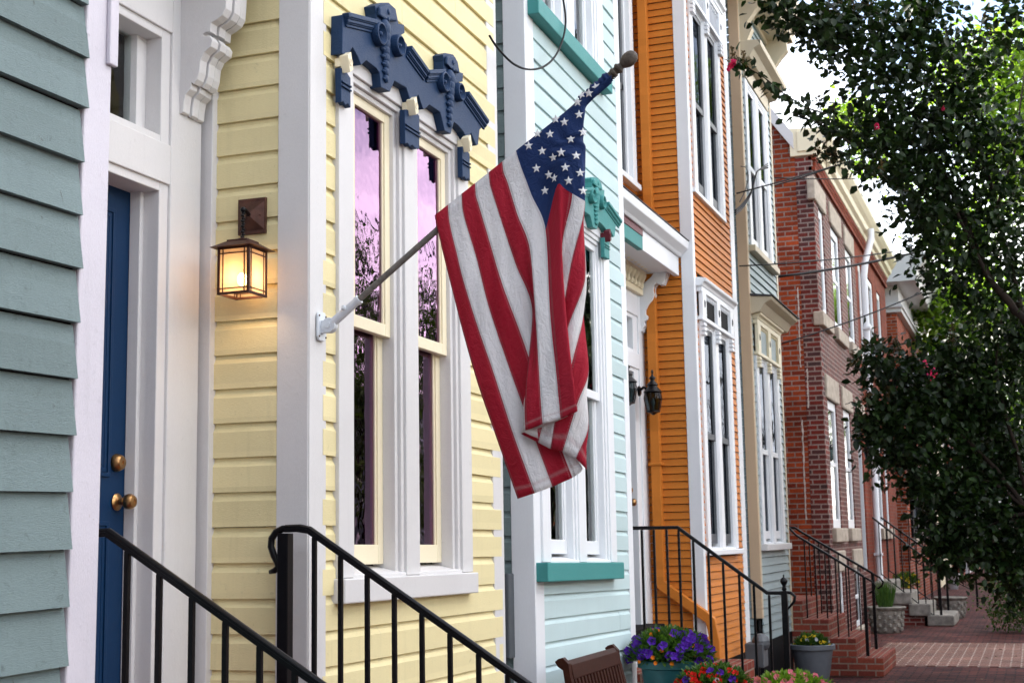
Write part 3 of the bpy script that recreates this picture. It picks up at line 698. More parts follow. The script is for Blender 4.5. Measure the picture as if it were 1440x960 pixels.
w = MB(); zmid = F(880, 128, YO+.03)[1]; w.box(rx0+.12, rx1-.16, YO+.03, YO+.06, zmid-.03, zmid+.03); w.box(rx1-.21, rx1-.16, YO+.03, YO+.06, rzb, rzb+1.8); w.build('sash', M['grey_plastic'], fr, bevel=.003)
w = MB(); w.box(rx0+.12, rx1-.2, YO+.043, YO+.047, rzb, rzb+1.8); w.build('pane', M['glass'], fr)
xj = F(894, 600, YO)[0]; yd = PX(882.5, 600, xj).y; xc0 = F(900, 600, YO)[0]; xc1 = F(909, 600, YO)[0]
xdl = TXR+.55
ztb = F(901, 500, YO)[1]; zdt = F(901, 521, YO)[1]; ztt = F(895, 445, YO)[1]
b = MB(); b.box(xc0, xc1, YO-.014, YO+.06, .85, hz_b); b.box(TXR-.05, xdl-.06, YO-.014, YO+.06, .85, hz_b)
b.box(xdl-.06, xc0, YO-.013, YO+.06, zdt, ztb); b.box(xdl-.06, xc0, YO-.013, YO+.06, ztt, hz_b)
for za, zc in ((.85, zdt), (ztb, ztt)):
    b.box(xj, xc0+.001, YO, YO+.3, za, zc+.02); b.box(xdl-.061, xdl, YO, YO+.3, za, zc+.02); b.box(xdl-.002, xj+.002, YO+.001, YO+.3, zc-.035, zc+.019)
    if za > 1: b.box(xdl-.002, xj+.002, YO+.001, YO+.3, za-.019, za+.03)
b.build('door_casing', M['white_cool'], oh, bevel=.004)
b = MB(); b.box(TXR-.02, OSX+.05, YO+.061, YO+.1, zdt, ztb); b.box(xc0, OSX+.05, YO+.062, YO+.3, .3, hz_b); b.build('sheathing', M['dark_room'], oh)
dr2 = panel_door(oh, xdl, xj-.002, .9, zdt-.03, yd+.005, M['door_black'], ((.14, .46, .08, .38), (.56, .87, .08, .38), (.14, .46, .46, .955), (.56, .87, .46, .955)))
knob(dr2, 889, 706, yd, .032); knob(dr2, 884, 689, yd, .026)
b = MB(); b.box(xdl, xj, YO+.14, YO+.146, ztb, ztt); b.build('transom_pane', M['glass'], oh)
# hood over the door
hx0, hx1 = TXR-.03, OSX-.02
hy = 2.78
zt1 = PY(905, 330, hy).z
b = MB(); xs = PY(904, 345, hy).x
b.prism([(YO+.0, hz_b+.02), (hy+.03, hz_b+.02), (hy+.03, hz_b+.1), (YO, hz_b+.1)], 'x', hx0, hx1)
b.box(xs+.003, hx1, hy, hy+.05, hz_b-.01, hz_b+.155)
b.prism([(hy+.06, hz_b+.157), (hy-.02, hz_b+.157), (hy-.035, hz_b+.18), (hy-.085, hz_b+.225), (hy-.095, hz_b+.29), (YO, hz_b+.31), (YO, hz_b+.157)], 'x', hx0, hx1+.06)
hd = b.build('door_hood', M['white_cool'], oh, bevel=.005)
b = MB(); b.box(hx0, xs, hy+.001, hy+.049, hz_b-.008, hz_b+.10); b.build('fascia', M['teal_trim'], hd, bevel=.003)
b = MB(); b.box(hx0, xs, hy-.004, hy+.049, hz_b+.101, hz_b+.155); b.build('fascia_band', M['maroon'], hd, bevel=.003)
b = MB(); b.prism([(hy-.10, hz_b+.292), (hy-.10, hz_b+.302), (YO, hz_b+.36), (YO, hz_b+.312)], 'x', hx0, hx1+.08); b.build('hood_roofing', M['roof'], hd, bevel=.003)
s2 = 6.857
ob = [(270, 330), (300, 270), (380, 200), (420, 140), (530, 135), (530, 170), (518, 205), (492, 272), (455, 272), (430, 255), (404, 290), (398, 330), (408, 370), (390, 420), (350, 470), (326, 520), (326, 560), (350, 578), (345, 610), (312, 630), (326, 668), (306, 690), (300, 722), (272, 742), (258, 730), (264, 600), (264, 420)]
console(oh, [(860+x/s2, 360+y/s2) for x, y in ob], F(898, 440, YO)[0], xc1-.02, M['white_cool'], 3)
console(oh, [(860+x/s2, 360+y/s2) for x, y in ob], TXR+.42, TXR+.55, M['white_cool'], 3) if False else None
m = MB()
fz0, fz1 = F(903, 408, YO-.04)[1], F(903, 408, YO-.04)[1]+.27
m.box(xdl-.1, xc1-.16, YO-.05, YO-.013, fz0-.05, fz0)
n = 15
for i in range(n):
    xx = xdl-.05+(xc1-.25-xdl+.05)*i/(n-1)
    m.lathe([(.022, 0), (.026, .02), (.018, .05), (.028, .09), (.03, .12)], (xx, YO-.05, fz0), (0, -.25, 1), 8)
    m.ball((xx, YO-.13, fz0+.17), .03, 8); m.ball((xx+.04, YO-.17, fz0+.22), .024, 8)
m.prism([(YO-.014, fz0+.1), (YO-.08, fz0+.13), (YO-.16, fz0+.25), (YO-.014, fz0+.25)], 'x', xdl-.1, xc1-.16)
m.build('frieze_ornament', M['cream'], hd, smooth=False)
# downspout
px_d = [(905, 0), (909, 250), (915, 500), (921, 700), (925, 812)]
m = MB(); dx = OSX-.05
def dsp(pts, w=.075, d=.06):
    for i in range(len(pts)-1): m.tube([pts[i], pts[i+1]], .052, 4)
pts = [Vector((OSX-.035, Y1-.10, EAVE-.2)), Vector((OSX-.035, Y1-.10, PX(922, 806, OSX-.035).z))]
zc = pts[1].z
pts += [PX(931, 822, OSX-.035)+Vector((0, 0, 0)), PX(990, 864, OSX-.035), PX(1000, 872, OSX-.035), PX(1006, 900, OSX-.035), PX(1008, 935, OSX-.035)]
pts[1] = Vector((OSX-.035, Y1-.10, pts[2].z+.08))
ys = [p.y for p in pts]
m.tube(pts, .058, 4, True)
for zz in (PX(905, 300, OSX).z, PX(920, 655, OSX).z): m.box(OSX-.09, OSX+.01, Y1-.16, Y1-.04, zz, zz+.025)
m.build('downspout', M['orange'], oh, bevel=.006)
cornice(oh, TXR+.03, OXR, M['white_cool']); body(oh, TXR+.005, OXR+.02)
b = MB(); b.box(OSX+.03, OXR-.005, Y0+.01, Y0+.4, 0, F(1039, 916)[1]+.02); b.build('foundation', M['found'], oh)
b = MB(); sx0, sx1 = 10.55, 11.88
for k, (ya_, h) in enumerate(((2.25, .575), (1.97, .385), (1.69, .195))): b.box(sx0, sx1+.03, ya_, (YO+.2 if k == 0 else 2.26+k*.0), 0, h-.001*k)
b.build('stoop', M['step_brick'], oh, bevel=.006)
b = MB()
b.box(xdl-.2, xc0+.02, YO-.16, YO+.2, .80, .87); b.build('threshold', M['found'], oh, bevel=.006)
b = MB(); b.box(xdl-.15, xc0, YO-.12, YO+.2, .576, .799); b.build('riser', M['white_cool'], oh, bevel=.004)
# ================================================================== GREY-BLUE HOUSE
bh = thing('grey_blue_clapboard_house', (15.3, Y0, 0), 'narrow grey-blue clapboard house with tan corner post and cream trim', 'house')
BX = 14.6; BXR = 16.50
bw0, bw1 = 14.76, 16.16
bzs = 1.50; bzt = F(1063, 503, Y0-.02)[1]; bzm = (bzs+bzt)/2
buz = F(1052, 340, Y0-.02)[1]; but = F(1052, 122, Y0-.02)[1]
b = MB(); siding(b, 'x', BX+.05, BXR-.05, Y0+.012, .55, 7.5, .085, 'lap', 1.1, [(bw0+.03, bw1-.03, bzs-.02, bzt+.4), (bw0+.03, bw1-.03, buz-.02, but+.4)], out=.018, wob=.0015)
b.build('siding', M['blue'], bh)
b = MB(); siding(b, 'y', Y0+.07, 3.7, BX+.012, .4, 7.5, .085, 'lap', 1.1, out=.018); b.build('siding', M['blue'], bh)
b = MB(); b.box(BX-.012, BX+.02, Y0-.003, 2.763, .75, 7.5); b.build('corner_post', M['tan'], bh, bevel=.004)
b = MB(); b.box(BX+.021, BX+.07, Y0-.006, Y0+.05, .75, 7.5); b.box(BXR-.09, BXR, Y0-.006, 3.7, .5, 7.5); b.build('corner_board', M['tan_light'], bh, bevel=.004)
b = MB(); b.box(BX+.05, bw0+.05, Y0+.03, Y0+.05, .3, EAVE); b.box(bw1-.05, BXR-.02, Y0+.03, Y0+.05, .3, EAVE)
b.box(bw0, bw1, Y0+.031, Y0+.05, .3, bzs-.03); b.box(bw0, bw1, Y0+.031, Y0+.05, bzt+.4, buz-.03); b.box(bw0, bw1, Y0+.031, Y0+.05, but+.35, 7.5)
b.box(OXR, BX+.05, 3.65, 3.7, 0, 7.5)
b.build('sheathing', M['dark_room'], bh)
for zs, zt, sillm in ((bzs, bzt, M['white']), (buz, but, M['tan_light'])):
    pair_window(bh, bw0, bw1, zs, zt, (zs+zt)/2, M['white_cool'], M['white_cool'], M['glass_dark'], k=.3, sill=(bw0-.06, bw1+.10, .07, .07, sillm), ext=.05)
h1 = header_panels(bh, bw0, bw1, bzt+.04, bzt+.42, M['cream'], M['blue'])
b = MB(); zc = bzt+.46; b.prism([(Y0, zc), (Y0-.10, zc+.02), (Y0-.15, zc+.10), (Y0-.22, zc+.14), (Y0-.23, zc+.17), (Y0, zc+.19)], 'x', bw0-.12, bw1+.25); b.build('window_cornice', M['tan_light'], bh, bevel=.004)
b = MB(); b.prism([(Y0, zc+.192), (Y0-.25, zc+.172), (Y0-.25, zc+.182), (Y0, zc+.215)], 'x', bw0-.14, bw1+.27); b.build('cornice_flashing', M['roof'], bh)
b = MB(); zc = but+.22; b.box(bw0-.02, bw1+.02, Y0-.03, Y0+.02, but+.06, zc); b.prism([(Y0, zc), (Y0-.10, zc+.02), (Y0-.15, zc+.10), (Y0-.22, zc+.14), (Y0-.23, zc+.19), (Y0, zc+.21)], 'x', bw0-.12, bw1+.2); b.build('window_cornice', M['tan_light'], bh, bevel=.004)
# roof cornice: ends free above the lower brick house
cz = 7.45
b = MB(); b.prism([(Y0+.2, cz-.05), (Y0-.03, cz-.05), (Y0-.03, cz), (Y0-.30, cz+.02), (Y0-.30, cz+.10), (Y0-.34, cz+.14), (Y0-.42, cz+.34), (Y0-.42, cz+.42), (Y0+.2, cz+.46)], 'x', OXR+.06, BXR+.08)
oc = b.build('cornice', M['tan_light'], bh, bevel=.006)
for xx in (BX+.12, BXR-.12):
    k = MB(); k.prism([(Y0, cz-.55), (Y0-.08, cz-.55), (Y0-.14, cz-.42), (Y0-.09, cz-.34), (Y0-.18, cz-.22), (Y0-.26, cz-.14), (Y0-.25, cz+.01), (Y0, cz+.01)], 'x', xx-.06, xx+.06); k.build('cornice_bracket', M['tan_light'], oc, bevel=.004)
b = MB(); b.box(OXR+.01, BXR, 4.1, 10.5, 0, cz); b.build('wall', M['dark_room'], bh)
b = MB(); b.box(OXR+.06, BXR+.05, Y0-.38, 10.6, cz+.465, cz+.55); b.build('roof', M['roof'], bh)
b = MB(); b.box(BX+.03, BXR-.01, Y0+.01, Y0+.4, 0, .62); b.box(OXR, BX+.1, 3.4, 3.6, 0, .62); b.build('foundation', M['found'], bh)

# ================================================================== BRICK HOUSES
KX = 20.0; KXR = 30.66; KD = F(1213, 600)[0]
kh = thing('brick_row_house', (24., Y0, 0), 'brick row house with stone lintels, cream cornice and white downspout', 'house')
ktop = 6.98
bands = []
def kz(px, py): return F(px, py)[1]
uw = [((1150.5, 540/3.43+220-60), 0)]
upper = [(F(1151, 400)[0], F(1162, 400)[0]), (F(1174, 450)[0], F(1185, 450)[0]), (F(1193, 450)[0], F(1202, 450)[0])]
uz0, uz1 = kz(1158, 444), kz(1150, 290)
lz0, lz1 = kz(1176, 742), kz(1166, 562)
lower = [(F(1167, 650)[0], F(1180, 650)[0]), (F(1189, 650)[0], F(1199, 650)[0])]
later_u = [(F(1213.5, 500)[0], F(1218, 500)[0]), (F(1226, 500)[0], F(1233, 500)[0]), (F(1238, 500)[0], F(1243, 500)[0])]
later_l = [(F(1238, 700)[0]-.1, F(1243, 700)[0]), (F(1247, 700)[0], F(1251, 700)[0])]
basew = [(F(1180, 830)[0], F(1187, 830)[0]), (F(1202, 820)[0], F(1211, 820)[0])]
dxa, dxb = F(1210, 700)[0], F(1219, 700)[0]
def wall_with_holes(par, x0, x1, z0, z1, y, th_, holes, mat, name='wall'):
    xs = sorted({x0, x1, *[h[0] for h in holes], *[h[1] for h in holes]}); zs = sorted({z0, z1, *[h[2] for h in holes], *[h[3] for h in holes]})
    m = MB()
    def solid(i, j):
        if i < 0 or j < 0 or i >= len(xs)-1 or j >= len(zs)-1: return False
        cx = (xs[i]+xs[i+1])/2; cz_ = (zs[j]+zs[j+1])/2
        return not any(h[0] < cx < h[1] and h[2] < cz_ < h[3] for h in holes)
    for i in range(len(xs)-1):
        for j in range(len(zs)-1):
            if not solid(i, j): continue
            a, c, d, e_ = xs[i], xs[i+1], zs[j], zs[j+1]; y2 = y+th_
            m.add([(a, y, d), (c, y, d), (c, y, e_), (a, y, e_)], [(0, 1, 2, 3)])
            if not solid(i-1, j): m.add([(a, y, d), (a, y, e_), (a, y2, e_), (a, y2, d)], [(0, 1, 2, 3)])
            if not solid(i+1, j): m.add([(c, y, d), (c, y2, d), (c, y2, e_), (c, y, e_)], [(0, 1, 2, 3)])
            if not solid(i, j-1): m.add([(a, y, d), (a, y2, d), (c, y2, d), (c, y, d)], [(0, 1, 2, 3)])
            if not solid(i, j+1): m.add([(a, y, e_), (c, y, e_), (c, y2, e_), (a, y2, e_)], [(0, 1, 2, 3)])
    return m.build(name, mat, par)
def sash_window(par, x0, x1, z0, z1, y, fm=None, lintel=True, sill=True, glass='glass', arch=False, fw=.09, lm='stone', lh=.34):
    fm = fm or M['white']; m = MB()
    m.box(x0, x0+fw, y+.02, y+.14, z0, z1); m.box(x1-fw, x1, y+.02, y+.14, z0, z1); m.box(x0+fw, x1-fw, y+.021, y+.139, z1-fw, z1); m.box(x0+fw, x1-fw, y+.021, y+.139, z0, z0+fw)
    zm = (z0+z1)/2; m.box(x0+fw, x1-fw, y+.03, y+.13, zm-.03, zm+.03)
    fr = m.build('window', fm, par, bevel=.006)
    m = MB(); m.box(x0+fw-.01, x1-fw+.01, y+.042, y+.046, z0+.05, z1-.05); m.build('pane', M[glass], fr)
    m = MB(); m.box(x0-.05, x1+.05, y+.30, y+.34, z0-.05, z1+.05); m.build('blind', M['shade'], fr)
    if lintel:
        m = MB(); m.box(x0-.16, x1+.16, y-.035, y+.08, z1, z1+lh); m.build('lintel', M[lm], fr, bevel=.02)
    if sill:
        m = MB(); m.box(x0-.12, x1+.12, y-.07, y+.08, z0-.2, z0-.001); m.build('sill', M[lm], fr, bevel=.015)
    return fr
H1 = [(a, c, uz0, uz1) for a, c in upper]+[(a, c, lz0, lz1) for a, c in lower]+[(a, c, .15, 1.05) for a, c in basew]+[(dxa, dxb, .95, lz1-.05)]
wall_with_holes(kh, KX+.42, KD, 0, ktop, Y0, .35, H1, M['brick_front'])
H2 = [(a, c, uz0-.05, uz1+.1) for a, c in later_u]+[(a, c, lz0, lz1-.1) for a, c in later_l]
wall_with_holes(kh, KD+.001, KXR, 0, ktop, Y0+.012, .35, H2, M['brick_red'])
# quoin of darker, patched brick round the corner and the redder side wall
m = MB(); m.box(KX, KX+.419, Y0-.002, 2.90, 0, ktop); m.build('brick_quoin', M['brick_quoin'], kh, bevel=.01)
z0k = ktop; m = MB(); zr0 = PX(1085, 168, KX).z; yb_ = PX(1085, 168, KX).y; zr1 = PX(1128, 205, KX).z
m.prism([(2.901, 0), (9.5, 0), (9.5, z0k+1.95), (3.6, z0k+1.15), (2.901, z0k+.1)], 'x', KX+.004, KX+.3); m.build('side_wall', M['brick_side'], kh)
for pts in (((1122, 404), (1126, 520)), ((1135, 518), (1137, 575)), ((1128, 590), (1134, 735))):
    m = MB(); rb = []
    a = PX(*pts[0], KX-.003); c = PX(*pts[1], KX-.003); n = 14
    for i in range(n):
        for q_ in (0, .55):
            t = (i+q_)/n; y = a.y+(c.y-a.y)*t+random.uniform(-.005, .005); z = a.z+(c.z-a.z)*t; w_ = random.uniform(.004, .008)*(2.0 if q_ else 1)
            rb += [(KX-.004, y-w_, z), (KX-.004, y+w_, z)]
    m.add(rb, [(2*j, 2*j+1, 2*j+3, 2*j+2) for j in range(len(rb)//2-1)])
    m.build('mortar_patch', M['mortar'], kh)
for a, c in upper: sash_window(kh, a, c, uz0, uz1, Y0, M['white_cool'], fw=.13)
for a, c in lower: sash_window(kh, a, c, lz0, lz1, Y0, M['white_cool'], fw=.13)
for a, c in later_u: sash_window(kh, a, c, uz0-.05, uz1+.1, Y0+.012, M['white_cool'], lintel=False, fw=.13)
for a, c in later_l: sash_window(kh, a, c, lz0, lz1-.1, Y0+.012, M['white_cool'], lintel=False, fw=.13)
for a, c in basew: sash_window(kh, a, c, .15, 1.05, Y0, M['white_cool'], fw=.08, lh=.3)
m = MB(); m.box(dxa, dxa+.12, Y0+.04, Y0+.14, .95, lz1-.05); m.box(dxb-.12, dxb, Y0+.04, Y0+.14, .95, lz1-.05); m.box(dxa+.12, dxb-.12, Y0+.041, Y0+.139, lz1-.2, lz1-.05); m.build('door_casing', M['white_cool'], kh, bevel=.006)
panel_door(kh, dxa+.12, dxb-.12, .95, lz1-.2, Y0+.12, M['door_black'], ((.12, .45, .06, .4), (.55, .88, .06, .4), (.12, .45, .48, .95), (.55, .88, .48, .95)))
m = MB(); m.box(dxa-.1, dxb+.1, Y0-.035, Y0+.07, lz1-.049, lz1+.28); m.build('lintel', M['stone'], kh, bevel=.02)
# cornice and dentil band
m = MB()
m.box(KX+.0, KXR, Y0-.04, Y0+.05, ktop-.22, ktop-.16); m.box(KX, KXR, Y0-.05, Y0+.05, ktop-.06, ktop-.001)
nb = 90
for i in range(nb):
    xx = KX+.05+(KXR-KX-.1)*i/nb; m.box(xx, xx+.06, Y0-.045, Y0+.02, ktop-.159, ktop-.061)
m.build('brick_band', M['brick_red'], kh)
ck = MB(); y = Y0; z = ktop+.001
ck.prism([(y+.3, z), (y-.06, z), (y-.08, z+.06), (y-.13, z+.10), (y-.15, z+.18), (y-.20, z+.24), (y-.25, z+.32), (y-.26, z+.38), (y+.3, z+.42)], 'x', KX-.05, KXR+.12)
ck.box(KX-.07, KX+.1, y-.1, 2.85, z+.06, z+.36)
ck.build('cornice', M['cream'], kh, bevel=.008)
rk = MB(); rk.prism([(2.9, z+.10), (3.6, z+1.1), (9.5, z+1.9), (9.5, z+2.1), (3.6, z+1.32), (2.9, z+.34)], 'x', KX-.06, KX+.35); rk.build('rake_board', M['white'], kh, bevel=.006)
m = MB()
gx = F(1215, 500)[0]
m.tube([(gx+.35, Y0-.20, ktop+.12), (gx+.33, Y0-.20, ktop-.05), (gx+.1, Y0-.10, ktop-.5), (gx, Y0-.07, ktop-.8), (gx, Y0-.07, .25), (gx-.02, Y0-.16, .12)], .062, 10)
for zz in (1.2, 3.2, 5.2): m.box(gx-.09, gx+.09, Y0-.14, Y0, zz, zz+.04)
m.build('downspout', M['white_cool'], kh, smooth=True, autosmooth=True)
m = MB(); m.box(KX+.31, KXR, 3.3, 10.5, 0, ktop); m.build('inner_wall', M['dark_room'], kh)
m = MB(); m.box(KX+.3, KXR, Y0-.2, 10.6, ktop+.425, ktop+.5); m.build('roof', M['roof'], kh)
# set-back link wall between blue house and brick house, with its door opening
m = MB(); m.box(BXR+.005, KX-.002, 3.75, 4.1, 0, 6.4); m.build('link_wall', M['brick_side'], kh)
m = MB(); m.box(BXR+.3, BXR+1.3, 3.70, 3.749, .85, 3.1); m.build('side_door', M['tan'], kh, bevel=.01)
b = MB(); X0s, X1s = 16.5, 18.0
for k in range(4): b.box(X0s+.001*k, X1s-.001*k, 1.67+.29*k, 3.7, 0 if k == 0 else .21*k, .21*(k+1))
b.build('stoop', M['step_brick'], kh, bevel=.01)

# next brick house with white gable cornice
nh = thing('portico_brick_house', (36, Y0, 0), 'brick house with deep white cornice and dark shutters behind the tree leaves', 'house')
NX = 33.0
nY = PX(1264, 500, NX).y
m = MB(); zt = PX(1255, 440, NX).z
m.box(NX, NX+9.5, nY, nY+8, 0, zt); m.build('wall', M['brick_side'], nh)
m = MB(); m.box(NX-.1, NX+9.6, nY-.12, nY+8, zt, zt+.22); m.box(NX-.16, NX+9.6, nY-.16, nY+8, zt+.10, zt+.16); m.box(NX-.05, NX+9.6, nY-.07, nY+8, zt+.22, zt+.62)
m.prism([(nY+8, zt+.62), (nY-.5, zt+.62), (nY-.55, zt+.85), (nY-.75, zt+1.1), (nY-.75, zt+1.25), (nY+8, zt+1.3)], 'x', NX-.6, NX+9.8)
m.build('cornice', M['white'], nh, bevel=.01)
for i in range(4):
    xx = NX+1.2+i*2.1
    for z0_ in (1.5, 4.1):
        w = MB(); w.box(xx, xx+.9, nY-.03, nY+.02, z0_, z0_+1.7); fr = w.build('window', M['white'], nh, bevel=.01)
        for s_ in (-.5, .92): w = MB(); w.box(xx+s_, xx+s_+.46, nY-.06, nY-.001, z0_-.02, z0_+1.72); w.build('shutter', M['found'], fr, bevel=.01)
        w = MB(); w.box(xx+.08, xx+.82, nY-.038, nY-.031, z0_+.08, z0_+1.62); w.build('pane', M['glass_dark'], fr)
        w = MB(); w.box(xx-.1, xx+1.0, nY-.08, nY, z0_-.14, z0_-.021); w.build('sill', M['stone'], fr, bevel=.01)
# houses farther down the row
def far_house(x0, x1, y, h, mat, trim, label, nm, shutters=True):
    t = thing(nm, ((x0+x1)/2, y, 0), label, 'house')
    m = MB(); m.box(x0, x1, y, y+8, 0, h); m.build('wall', mat, t)
    m = MB(); m.box(x0-.05, x1+.05, y-.35, y+8, h, h+.4); m.box(x0-.03, x1+.03, y-.1, y+.2, h-.3, h-.001); m.build('cornice', trim, t, bevel=.02)
    n = 3; w_ = (x1-x0)/n
    for i in range(n):
        for z0_ in (1.4, 4.2):
            xx = x0+w_*i+w_*.28
            w = MB(); w.box(xx, xx+.95, y-.04, y+.02, z0_, z0_+1.8); fr = w.build('window', trim, t, bevel=.01)
            w = MB(); w.box(xx+.09, xx+.43, y-.046, y-.041, z0_+.08, z0_+1.72); w.box(xx+.52, xx+.86, y-.046, y-.041, z0_+.08, z0_+1.72); w.build('pane', M['glass_dark'], fr)
    return t
far_house(42.7, 49, 2.6, 6.6, M['cream'], M['white'], 'cream painted house glimpsed past the far railing', 'cream_house')
far_house(49.1, 56, 2.5, 7.0, M['brick_red'], M['white'], 'small red brick house far down the street behind leaves', 'far_brick_house')
far_house(56.1, 64, 2.4, 6.4, M['white_cool'], M['shade'], 'pale white house at the far end of the row', 'far_white_house')
far_house(70, 80, -1.5, 7, M['white_cool'], M['brick_red'], 'white house closing the far end of the street', 'end_house')
# houses across the street (beside the picture: they are what the windows mirror)
for i, (xa, xb, h, mm) in enumerate(((-12, -5, 6.2, 'brick_red'), (-4.9, 2, 5.6, 'teal'), (2.1, 9, 6.4, 'cream'), (9.1, 17, 5.8, 'brick_red'), (17.1, 26, 6.2, 'brick_side'), (26.1, 37, 6.6, 'brick_red'), (37.1, 50, 6.0, 'green'), (50.1, 66, 6.8, 'brick_red'), (66.1, 95, 7.4, 'brick_red'))):
    t = thing('opposite_house', ((xa+xb)/2, -14, 0), ('brick house across the street, nearest behind the viewer', 'aqua house across the street', 'cream house across the street', 'brick house across the street opposite the orange house', 'red house across the street opposite the brick row house', 'wide brick house across the street past the red one', 'sage house across the street far down', 'broad brick house across the street beyond the sage one', 'longest brick building across the street at its far end')[i], 'house')
    m = MB(); m.box(xa, xb, -22, -14, -.2, h); m.build('wall', M[mm], t)
    for k in range(3):
        for z0_ in (1.1, 3.7):
            xx = xa+.8+k*2.1; m = MB(); m.box(xx, xx+.9, -14.02, -13.97, z0_, z0_+1.6); m.build('window', M['white'], t)
    m = MB(); m.box(xa-.1, xb+.1, -22.1, -13.6, h, h+.3); m.build('roof', M['roof'], t)
# ================================================================== RAILINGS
def rail(name, X, path, bal_y, post=None, label='', scroll=None, zdrop=.85, posts=(), group=None, bottom=True, rr=.019, bs=.009, pend=None):
    """path: [(y, z)...] of the cap rail in the plane x = X"""
    t = thing(name, (X, path[-1][0], 0), label, 'handrail', group)
    m = MB()
    pts = [(X, y, z) for y, z in path]
    m.tube(pts, rr*1.05, 4, flat=1.15); m.tube([(x, y, z+rr*.7) for x, y, z in pts], rr*.78, 8, flat=1.3)
    m.build('top_rail', M['iron'], t, smooth=True, autosmooth=True)
    def zat(y):
        for (ya, za), (yb, zb) in zip(path, path[1:]):
            if min(ya, yb)-1e-6 <= y <= max(ya, yb)+1e-6: return za+(zb-za)*(y-ya)/(yb-ya if yb != ya else 1)
        return path[-1][1]
    for y in bal_y:
        m = MB(); m.box(X-bs, X+bs, y-bs, y+bs, max(.02, zat(y)-zdrop), zat(y)-.01); m.build('baluster', M['iron'], t, bevel=.002)
    if bottom:
        bp = [(X, y, zat(y)-zdrop+.02) for y in (bal_y[0], bal_y[-1])]
        m = MB(); m.tube(bp, .012, 4); m.build('bottom_rail', M['iron'], t)
    for (y, z0, z1, w, fin) in posts:
        m = MB(); m.box(X-w, X+w, y-w, y+w, z0, z1)
        m.build('post', M['iron'], t, bevel=.003)
        if fin:
            f = MB(); f.lathe([(.012, 0), (.02, .01), (.012, .03), (.014, .04), (.026, .06), (.028, .075), (.018, .092), (.006, .10), (.006, .115), (.001, .12)], (X, y, z1), n=12); f.build('finial', M['iron'], t, smooth=True)
    if scroll:
        m = MB(); m.tube(scroll[0], scroll[1], 8, flat=.8); m.build('scroll', M['iron'], t, smooth=True)
    return t
# left railing of the yellow house stoop
X1r = 3.75
p0 = PX(160, 750, X1r); p1 = PX(445, 957, X1r); sl = (p1.z-p0.z)/(p1.y-p0.y)
pth = [(3.12, p0.z-.005), (2.80, p0.z-.003), (p0.y+.02, p0.z)]; pth += [(1.15, p0.z+(1.15-p0.y)*sl)]
ys = [PX(x, 850, X1r).y for x in (178, 222, 268, 317, 366, 415)]
dy = (ys[-1]-ys[0])/5; ys = [ys[0]+dy*i for i in range(-1, 14) if ys[0]+dy*i > 1.18 and i != -1]
rail('handrail', X1r, pth, ys, label='black iron stair railing nearest the camera, in front of the blue door', zdrop=.80, rr=.0135, bs=.0085, posts=[(1.16, .02, p0.z+(1.16-p0.y)*sl, .016, False)])
X2r = 4.80
q0 = PX(432, 745, X2r); q1 = PX(738, 961, X2r); sl2 = (q1.z-q0.z)/(q1.y-q0.y)
pth = [(PX(402, 743, X2r).y, q0.z+.003), (q0.y+.03, q0.z+.004), (q0.y-.01, q0.z-.004), (1.2, q0.z+(1.2-q0.y)*sl2)]
ys = [PX(x, 850, X2r).y for x in (442, 478, 516, 554, 593, 633, 672)]; dy = (ys[-1]-ys[0])/6
ys = [ys[0]+dy*i for i in range(0, 14) if ys[0]+dy*i > 1.25]
scr = [PX(x, y, X2r) for x, y in ((432, 745), (412, 742), (398, 743), (388, 748), (382, 757), (381, 768), (385, 780), (390, 790), (391, 797), (386, 802), (379, 804))]
rail('handrail', X2r, pth, ys, label='black iron stair railing with curled end in front of the yellow corner board', scroll=(scr, [.014]*6+[.014, .014, .013, .012, .008]), zdrop=.80, rr=.0135, bs=.0085,
     posts=[(PX(401, 800, X2r).y, .9, q0.z-.01, .023, False), (1.2, .02, q0.z+(1.2-q0.y)*sl2, .018, False)])
# orange house railing
X3r = 10.6
a0 = PX(886, 743, X3r); a1 = PX(953, 742, X3r); a2 = PX(1079, 834, X3r); a3 = PX(1103, 834, X3r)
ys = [PX(x, 800, X3r).y for x in (904, 921, 939, 956, 976, 997, 1017, 1039, 1059, 1080)]
sc3 = [PX(x, y, X3r) for x, y in ((1104, 832), (1112, 833), (1118, 838), (1117, 845), (1112, 851), (1107, 857))]
rail('handrail', X3r, [(a0.y, a0.z), (a1.y, a1.z), (a2.y, a2.z), (a3.y, a3.z)], ys, label='black iron railing with ball finials on the orange house stoop', scroll=(sc3, [.012, .012, .012, .011, .009, .006]), zdrop=1.0, rr=.013,
     posts=[(a0.y+.02, .575, a0.z+.03, .03, True), (a3.y, .02, a3.z+.02, .022, True)])
# brick house railings
for Xr, L in ((16.75, ((1110, 743), (1120, 753), (1215, 811), (1221, 930))), (17.75, ((1118, 742), (1125, 747), (1227, 806), (1233, 918)))):
    A, B_, C_, D_ = [PX(*p, Xr) for p in L]
    ys = list(np.arange(A.y-.05, C_.y+.05, -.115))
    sc = [Vector((Xr, C_.y, C_.z)), Vector((Xr, C_.y-.08, C_.z-.045)), Vector((Xr, C_.y-.12, C_.z-.10)), Vector((Xr, C_.y-.10, C_.z-.15)), Vector((Xr, C_.y-.05, C_.z-.18))]
    rail('handrail', Xr, [(A.y+.4, A.z), (A.y, A.z), (B_.y, B_.z), (C_.y, C_.z)], ys[1:-1], label=('black iron railing on the near side of the brick house stoop', 'black iron railing on the far side of the brick house stoop')[Xr > 17], scroll=(sc, .012), zdrop=.95, rr=.014, bs=.008,
         posts=[(C_.y, .2, C_.z, .018, False)])
